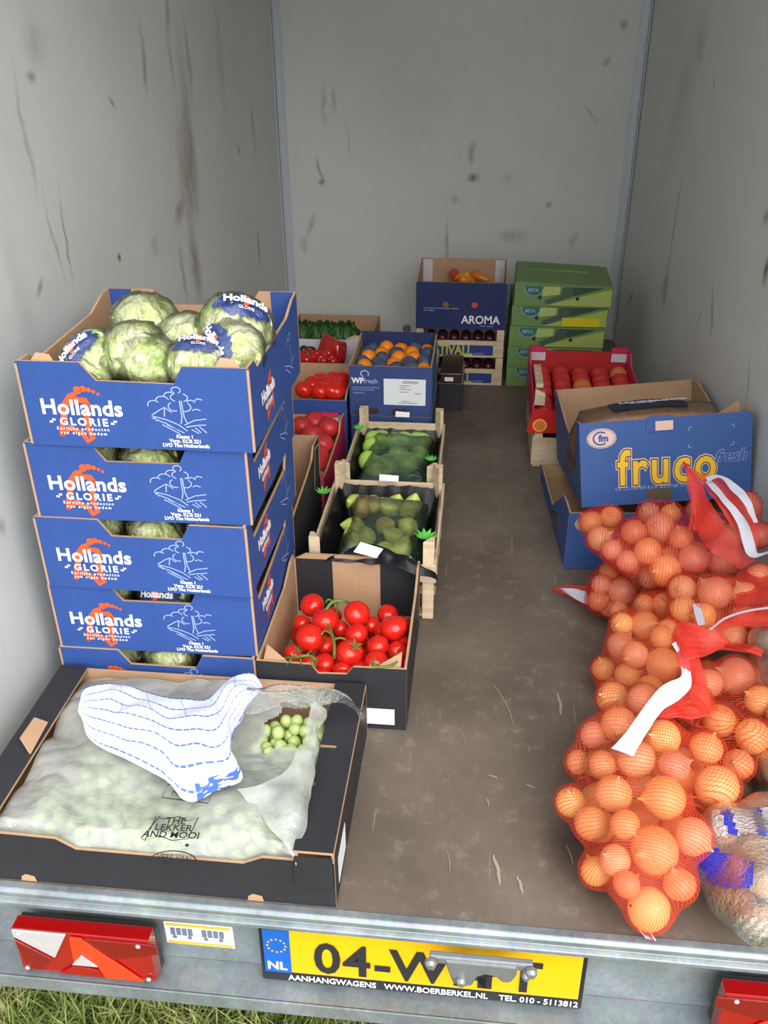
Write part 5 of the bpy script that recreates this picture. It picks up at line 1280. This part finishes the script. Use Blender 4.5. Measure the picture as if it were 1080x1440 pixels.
# potatoes join the same settling
for it in range(260):
    dlt = P_[:, None, :] - P_[None, :, :]; ds = np.linalg.norm(dlt, axis=2) + np.eye(len(P_))
    ov = np.clip((R_[:, None]+R_[None, :])*np.where(same, .97, 1.04) - ds, 0, None); np.fill_diagonal(ov, 0)
    wgt = np.where(F_ == 1, .25, .75); share = wgt[:, None]/(wgt[:, None]+wgt[None, :])
    P_ = P_ + ((dlt/ds[:, :, None])*(ov*share)[:, :, None]).sum(1)*.45
    P_[F_ == 1] += (D_[F_ == 1]-P_[F_ == 1])*.20
    for k, bg_ in bags.items():
        s_ = bagid == k; h = np.maximum(bg_.h[None, :] - R_[s_][:, None]*.9, .008); q = bg_.local(P_[s_]); l = np.linalg.norm(q/h, axis=1)
        f_ = np.where((l > 1) & (F_[s_] == 0), 1/np.maximum(l, 1), 1)[:, None]
        P_[s_] = bg_.world(q*f_)
    P_[F_ == 0, 2] -= .0006
    P_[:, 2] = np.maximum(P_[:, 2], R_*.93+.003)
    P_[:, 0] = np.minimum(P_[:, 0], WR(P_[:, 1])-.010-R_)
    lim = 1.895 - R_; s_ = P_[:, 2] < .42
    P_[:, 1] = np.where(s_, np.minimum(P_[:, 1], lim), P_[:, 1])
ome = []
for k in range(3):
    pr = []
    for i in range(17):
        a = -math.pi/2+math.pi*i/16; r = math.cos(a); z = math.sin(a)*.93
        if i >= 14: z += (.05, .16, .30)[i-14]; r = (r*.75, .09, .05)[i-14]
        if i == 0: r = .05
        pr.append((max(r, .01), z))
    me = lathe_mesh('onion_bulb', pr, 26, M_onion[k])
    b = MB()
    for i in range(9):
        a = i*.7; b.tube([(0, 0, -.90), (.08*math.cos(a), .08*math.sin(a), -.97), (.14*math.cos(a), .14*math.sin(a), -.94-.03*(i % 3))], .008, 4)
    o = b.build('root_tuft', M_root); rt = o.data; bpy.data.objects.remove(o)
    ome.append((me, rt))
BL = {'A': ('onion in the foremost net bag at the right', 'onions in the foremost net bag'), 'B': ('onion in the net bag behind the foremost one', 'onions in the second net bag'),
      'C': ('onion in the low bag with the red tail by the lower bread box', 'onions in the bag with the red tail'), 'D': ('onion in the high net bag in front of the fruco box', 'onions in the high net bag'), 'E': ('onion in the net bag against the right wall', 'onions in the bag against the wall')}
for i in range(len(P_)):
    k = G_[i]; T = thing('onion', BL[k][0], 'onion', P_[i], (rng.uniform(-1.9, 1.9), rng.uniform(-1.2, 1.2), rng.uniform(0, 6.3)), BL[k][1])
    s_ = R_[i]*.965; T.scale = (s_, s_, s_); me, rt = ome[rng.randint(3) if k != 'D' else rng.choice([1, 2, 2])]
    o = bpy.data.objects.new('bulb', me); C.objects.link(o); o.parent = T
    if F_[i]: o = bpy.data.objects.new('root_tuft', rt); C.objects.link(o); o.parent = T

def shell(name, cents, rads, bag, mats, parent, nu=150, nv=150, off=.0030, k=.012, tips=None, ext=1.25):
    """taut skin around the spheres: rays marched inwards, around the bag's long axis"""
    cs = bag.local(cents); ymin = (cs[:, 1]-rads).min()-.004; ymax = (cs[:, 1]+rads).max()+.004
    vv = np.linspace(0, 1, nv); th = np.linspace(0, 2*np.pi, nu)
    # axis follows the local mean of the contents
    def axis(y):
        w_ = np.exp(-((cs[:, 1]-y)/.05)**2)+1e-9; return (cs[:, [0, 2]]*w_[:, None]).sum(0)/w_.sum()
    pts = np.zeros((nv, nu, 3))
    for j, t in enumerate(vv):
        tt = .5-.5*math.cos(math.pi*t); y = ymin+(ymax-ymin)*tt; ax = axis(y)
        ny = (tt-.5)*2
        tilt = np.sign(ny)*max(0, abs(ny)-.72)/.28*1.54        # rays lean outwards at the ends
        dr = np.stack([np.cos(th)*math.cos(tilt), np.full(nu, math.sin(tilt)), np.sin(th)*math.cos(tilt)], 1)
        y0 = y if tilt == 0 else (ymin+(ymax-ymin)*(.14 if ny < 0 else .86)); ax = axis(y0)
        o = np.array([ax[0], y0, ax[1]])
        s = np.full(nu, .34)
        for _ in range(26):
            p = o+dr*s[:, None]
            d = np.linalg.norm(p[:, None, :]-cs[None, :, :], axis=2)-rads[None, :]
            sd = -k*np.log(np.exp(-(d-d.min(1, keepdims=True))/k).sum(1))+d.min(1)
            s = np.maximum(s-np.maximum(sd-off, -.01)*.9, .002)
        pts[j] = o+dr*s[:, None]
    for _ in range(1): pts[1:-1] = pts[1:-1]*.5 + (pts[:-2]+pts[2:])*.25
    Wd = bag.world(pts.reshape(-1, 3)); Wd[:, 2] = np.maximum(Wd[:, 2], .0015); Wd[:, 0] = np.minimum(Wd[:, 0], WR(Wd[:, 1])-.003)
    fs = []; uvl = []
    for j in range(nv-1):
        for i in range(nu-1):
            fs.append((j*nu+i, j*nu+i+1, (j+1)*nu+i+1, (j+1)*nu+i))
            for a, b_ in ((i, j), (i+1, j), (i+1, j+1), (i, j+1)): uvl += [a/(nu-1), vv[b_]]
    for jj in (0, nv-1):
        fs.append(tuple(jj*nu+i for i in range(nu-1))); uvl += [x for i in range(nu-1) for x in (i/(nu-1), vv[jj])]
    me = bpy.data.meshes.new(name); me.from_pydata(Wd.tolist(), [], fs)
    for mm in (mats if isinstance(mats, list) else [mats]): me.materials.append(mm)
    me.uv_layers.new(name='UVMap').data.foreach_set('uv', uvl); me.polygons.foreach_set('use_smooth', [True]*len(fs)); me.update()
    o = bpy.data.objects.new(name, me); C.objects.link(o); o.parent = parent; return o
NL = {'A': 'foremost red net bag of onions, reaching to the sill', 'B': 'red net onion bag with a label strip, lying behind the foremost bag', 'C': 'low red net onion bag with a pointed red tail on the floor',
      'D': 'high red net onion bag in front of the fruco box, its neck gathered', 'E': 'red net onion bag pushed against the right wall'}
bagobj = {}
for k, bg_ in bags.items():
    T = thing('onion_bag', NL[k], 'onion bag', (0, 0, 0)); bagobj[k] = T
    s_ = G_ == k; L_ = 2*bg_.h[1]; circ = 2*math.pi*(bg_.h[0]+bg_.h[2])/2; sp_ = .0040
    nm = net_mat('red_net_'+k.lower(), round(circ/sp_), round(L_*1.1/sp_), srgb(238, 84, 52) if k not in ('C', 'D') else srgb(224, 60, 50), .10 if k not in ('C', 'D') else .16, .20)
    shell('net', P_[s_], R_[s_], bg_, nm, T)
def sheet(k, name, A, B, mm, **kw):
    return ruled(name, [W(*p) for p in A], [W(*p) for p in B], kw.pop('nu', 40), kw.pop('nv', 16), mm, bagobj[k], **kw)
# foremost bag: gathered red neck, white strip
sheet('A', 'gathered_neck', [(944, 900, .27), (950, 880, .29), (968, 876, .30), (1000, 888, .30), (1040, 905, .29), (1075, 915, .28)], [(952, 905, .27), (962, 925, .27), (985, 925, .27), (1010, 915, .27), (1040, 918, .27), (1072, 925, .27)], M_redsheet, amp=.006, pleat=.001, nu=50)
sheet('A', 'gathered_neck', [(946, 892, .275), (952, 920, .26), (958, 945, .245), (968, 975, .235), (985, 1005, .225)], [(972, 900, .275), (985, 930, .26), (992, 955, .245), (1002, 980, .235), (1012, 1000, .225)], M_redsheet, amp=.005, pleat=.001)
sheet('A', 'gathered_neck', [(935, 1000, .215), (950, 985, .225), (970, 972, .225), (990, 985, .225)], [(925, 1010, .205), (950, 1012, .205), (975, 1010, .205), (1000, 1005, .21)], M_redsheet, amp=.006, pleat=.001)
sheet('A', 'label_strip', [(945, 905, .275), (955, 925, .255), (958, 950, .245), (930, 965, .235), (905, 995, .225), (880, 1030, .215), (860, 1052, .205)], [(950, 902, .275), (966, 922, .255), (972, 955, .245), (965, 975, .235), (932, 1000, .225), (910, 1030, .215), (890, 1063, .205)], M_strip, amp=.003, nv=8)
sheet('A', 'tail_fringe', [(880, 1265, .045), (890, 1290, .03), (905, 1312, .012)], [(900, 1292, .04), (910, 1305, .025), (920, 1325, .008)], M_redsheet, amp=.003, nu=16, nv=8)
for i in range(4):
    o = MB().tube([W(893+4*i, 1300, .02), W(903+4*i, 1312, .012), W(910+4*i, 1320+i, .006)], .0012, 5).build('loose_thread', M_strip, bagobj['A'])
sheet('B', 'gathered_corner', [(835, 962, .03), (842, 950, .05), (852, 940, .06)], [(838, 966, .02), (850, 966, .03), (864, 960, .045)], M_redsheet, amp=.003, nu=14, nv=8)
sheet('B', 'label_strip', [(974, 850, .235), (977, 864, .235), (982, 880, .235)], [(984, 848, .235), (988, 862, .235), (992, 878, .235)], M_strip, amp=.001, nu=10, nv=5)
sheet('C', 'red_tail', [(774, 830, .02), (795, 823, .035), (825, 822, .05), (850, 800, .08)], [(776, 832, .008), (800, 840, .012), (830, 855, .02), (850, 850, .04)], M_redsheet, amp=.004, nu=24, nv=10)
sheet('C', 'label_strip', [(788, 827, .030), (808, 828, .040), (824, 832, .048)], [(790, 830, .020), (812, 844, .028), (832, 852, .036)], M_strip, amp=.002, nu=16, nv=7)
sheet('D', 'gathered_neck', [(959, 650, .42), (970, 685, .385), (972, 720, .345), (968, 745, .32)], [(962, 650, .42), (990, 690, .385), (1000, 725, .355), (1010, 750, .335)], M_redsheet, amp=.006, pleat=.0015, nu=40, nv=30)
sheet('D', 'gathered_neck', [(962, 652, .42), (985, 664, .41), (1010, 670, .41), (1040, 690, .40), (1068, 730, .36)], [(966, 660, .41), (995, 690, .39), (1020, 725, .36), (1040, 755, .33), (1062, 792, .30)], M_redsheet, amp=.006, nu=40, nv=20)
sheet('D', 'gathered_veil', [(964, 655, .42), (985, 685, .39), (1005, 715, .37), (1030, 750, .34), (1060, 790, .30)], [(968, 690, .385), (975, 725, .345), (985, 755, .32), (1000, 775, .31), (1040, 800, .28)], M_redveil, amp=.006, nu=40, nv=20)
sheet('D', 'label_strip', [(992, 678, .405), (1015, 705, .385), (1034, 730, .365), (1045, 765, .335), (1056, 784, .32), (1082, 778, .32)], [(999, 672, .405), (1024, 702, .385), (1048, 730, .365), (1060, 760, .335), (1066, 778, .32), (1085, 772, .32)], M_strip, amp=.003, nv=7)
sheet('D', 'label_strip', [(992, 672, .41), (1010, 668, .42), (1035, 680, .415), (1055, 705, .40), (1066, 735, .38)], [(996, 678, .41), (1012, 672, .42), (1030, 690, .41), (1048, 712, .395), (1060, 736, .38)], M_strip, amp=.004, nv=6)
sheet('E', 'gathered_neck', [(1000, 880, .255), (1020, 866, .262), (1050, 856, .265), (1082, 850, .262)], [(1010, 892, .245), (1040, 880, .25), (1062, 880, .25), (1085, 880, .25)], M_redsheet, amp=.005, nu=30)
sheet('E', 'white_seam', [(998, 884, .258), (1020, 868, .266), (1050, 858, .269), (1084, 853, .266)], [(999, 887, .258), (1021, 871, .266), (1050, 861, .269), (1084, 856, .266)], M_strip, amp=.002, nu=30, nv=3)
sheet('E', 'gathered_neck', [(1030, 815, .25), (1050, 800, .262), (1082, 795, .27)], [(1035, 860, .25), (1055, 852, .26), (1084, 846, .262)], M_redsheet, amp=.006, nu=24)

# ---------------------------------------------------------------- potato bags
M_pot = mat('potato_skin', srgb(176, 140, 100), .6, 0, .25, 40, bump=.3, bscale=50); M_pot2 = mat('earthy_potato_skin', srgb(122, 98, 70), .7, 0, .3, 40, bump=.4, bscale=60)
def pot_mesh(m, sd):
    bm = bmesh.new(); bmesh.ops.create_icosphere(bm, subdivisions=3, radius=1)
    for v in bm.verts: v.co *= 1+.14*noise.noise(v.co*1.1+Vector((sd, 0, 0))); v.co.x *= 1.18; v.co.z *= .88
    me = bpy.data.meshes.new('potato'); bm.to_mesh(me); bm.free(); me.materials.append(m); me.polygons.foreach_set('use_smooth', [True]*len(me.polygons)); return me
pm = [pot_mesh(M_pot, 1), pot_mesh(M_pot, 5)]; pe_ = [pot_mesh(M_pot2, 2), pot_mesh(M_pot2, 7)]
pb = {'F': Bag((.500, 1.000, .070), (.100, .150, .066), -.5, 0), 'G': Bag((.525, 1.290, .090), (.046, .150, .085), -.05, 0)}
info = {'F': (pm, 'pale potato in the clear and blue bag at the right edge', 'potatoes in the blue printed bag', [(1060,1205,24),(1040,1190,18),(1075,1235,24),(1020,1215,18),(1065,1270,20),(1030,1170,16)], 10, 'clear potato bag with blue print at the lower right edge'),
        'G': (pe_, 'earthy brown potato between the onions and the right wall', 'earthy potatoes by the right wall', [(1068,1060,20),(1072,1100,22),(1050,1118,18),(1062,935,20),(1075,900,18),(1075,1020,18),(1078,960,18)], 5, 'clear bag of earthy potatoes squeezed between the onions and the wall')}
for k, bg_ in pb.items():
    ms, lb, gp, an, nf, bl = info[k]; Q = []; R2 = []
    for u, v, rp in an:
        p, r = hit(bg_, u, v, rp); Q.append(p); R2.append(max(r, .027))
    for i in range(nf):
        q = rng.normal(size=3); q = q/np.linalg.norm(q)*.6; Q.append(bg_.world(q*bg_.h)); R2.append(.030)
    Q = np.array(Q); R2 = np.array(R2)
    for it in range(120):
        dl = Q[:, None]-Q[None]; ds = np.linalg.norm(dl, axis=2)+np.eye(len(Q)); ov = np.clip((R2[:, None]+R2[None])*1.0-ds, 0, None); np.fill_diagonal(ov, 0)
        Q += ((dl/ds[:, :, None])*ov[:, :, None]).sum(1)*.22
        dl = Q[:, None]-P_[None]; ds = np.linalg.norm(dl, axis=2); ov = np.clip((R2[:, None]*1.1+R_[None])-ds+.003, 0, None); Q += ((dl/ds[:, :, None])*ov[:, :, None]).sum(1)*.4
        Q[:, 2] = np.maximum(Q[:, 2], R2*.9+.003); Q[:, 0] = np.minimum(Q[:, 0], WR(Q[:, 1])-.006-R2*1.15)
    for i in range(len(Q)):
        o = bpy.data.objects.new('potato', ms[i % 2]); C.objects.link(o); o.location = Q[i]; o.scale = (R2[i]*.93,)*3
        o.rotation_euler = (rng.uniform(-.5, .5), rng.uniform(-.5, .5), rng.uniform(0, 6)); tag(o, lb, 'potato', gp)
    T = thing('potato_bag', bl, 'potato bag')
    o = shell('bag_film', Q, R2*1.12, bg_, [M_clearfilm if k == 'F' else film_mat('thin_clear_film', (.9, .85, .8), .02, .10, .12, 16, .0, .5), film_mat('blue_bag_print', srgb(26, 44, 204), .95, .04, .2, 12, .06, .6), film_mat('white_bag_print', (.85, .85, .9), .75, .1, .2, 22, .5, .9)], T, 100, 100, k=.014, off=.003)
    if k == 'F':
        for p_ in o.data.polygons:
            c = p_.center; u_, v_ = (lambda q: (540+FPX*(RX[0]*q[0]+RY[0]*q[1]+RZ[0]*q[2])/depth(c), 720+FPX*(RX[1]*q[0]+RY[1]*q[1]+RZ[1]*q[2])/depth(c)))((c.x, c.y, c.z-CAMH))
            n_ = 7*noise.noise(c*40)
            if c.z < .02: continue
            d1 = (u_-985)*.62 - (v_-1185)*.0
            if 975 < u_+n_ < 1062 and 1188+.25*(u_-975) < v_+n_ < 1232+.55*(u_-975) - .004*(u_-975)**2*1.0 and v_ < 1282: p_.material_index = 1
            elif 1135 < v_+n_ < 1172 and u_ > 1000: p_.material_index = 2 if ((u_-.3*v_)//14) % 3 else 1
            elif v_+n_ > 1290 and u_ > 1030 and ((u_+v_)//9) % 2: p_.material_index = 2

# ---------------------------------------------------------------- bits on the floor
M_bit = mat('dry_straw', srgb(158, 146, 128), .8, 0, .2, 60)
for i, (u, v, u2, v2, wd, lb) in enumerate(((693, 962, 722, 1022, .0016, 'long dry stalk lying in the middle of the floor'), (783, 975, 788, 1005, .006, 'flat pale paper scrap on the floor left of the onions'), (693, 1202, 702, 1244, .006, 'narrow pale paper scrap on the floor near the sill'),
      (727, 1232, 734, 1256, .005, 'small pointed paper scrap on the floor near the sill'), (628, 1195, 632, 1225, .0012, 'thin stalk on the floor near the sill'), (687, 1090, 700, 1094, .003, 'short pale splinter on the bare floor'), (740, 1103, 752, 1108, .003, 'short pale splinter right of the floor middle'),
      (684, 1122, 687, 1134, .002, 'tiny stalk below the pale splinter on the floor'), (647, 1026, 654, 1048, .0012, 'thin dry fibre on the floor beside the tomato box'), (796, 1188, 805, 1215, .0012, 'thin pale fibre on the wet floor spot by the onions'))):
    a, b_ = W(u, v, .002), W(u2, v2, .002); d = (b_-a); L_ = d.length
    b = MB(); n = 7; pts = [(L_*t/(n-1), (.06*L_*math.sin(3*t/(n-1)) + .15*wd*math.sin(t*2.1+i))) for t in range(n)]
    b.M = frame(a, d, Vector((-d.y, d.x, 0)))
    b.ribbon(pts, [wd*(.35+.65*math.sin(math.pi*(t+.6)/(n+.2))) for t in range(n)])
    o = b.build('floor_scrap', M_bit); s_ = o.modifiers.new('t', 'SOLIDIFY'); s_.thickness = .0006; tag(o, lb, 'scrap')
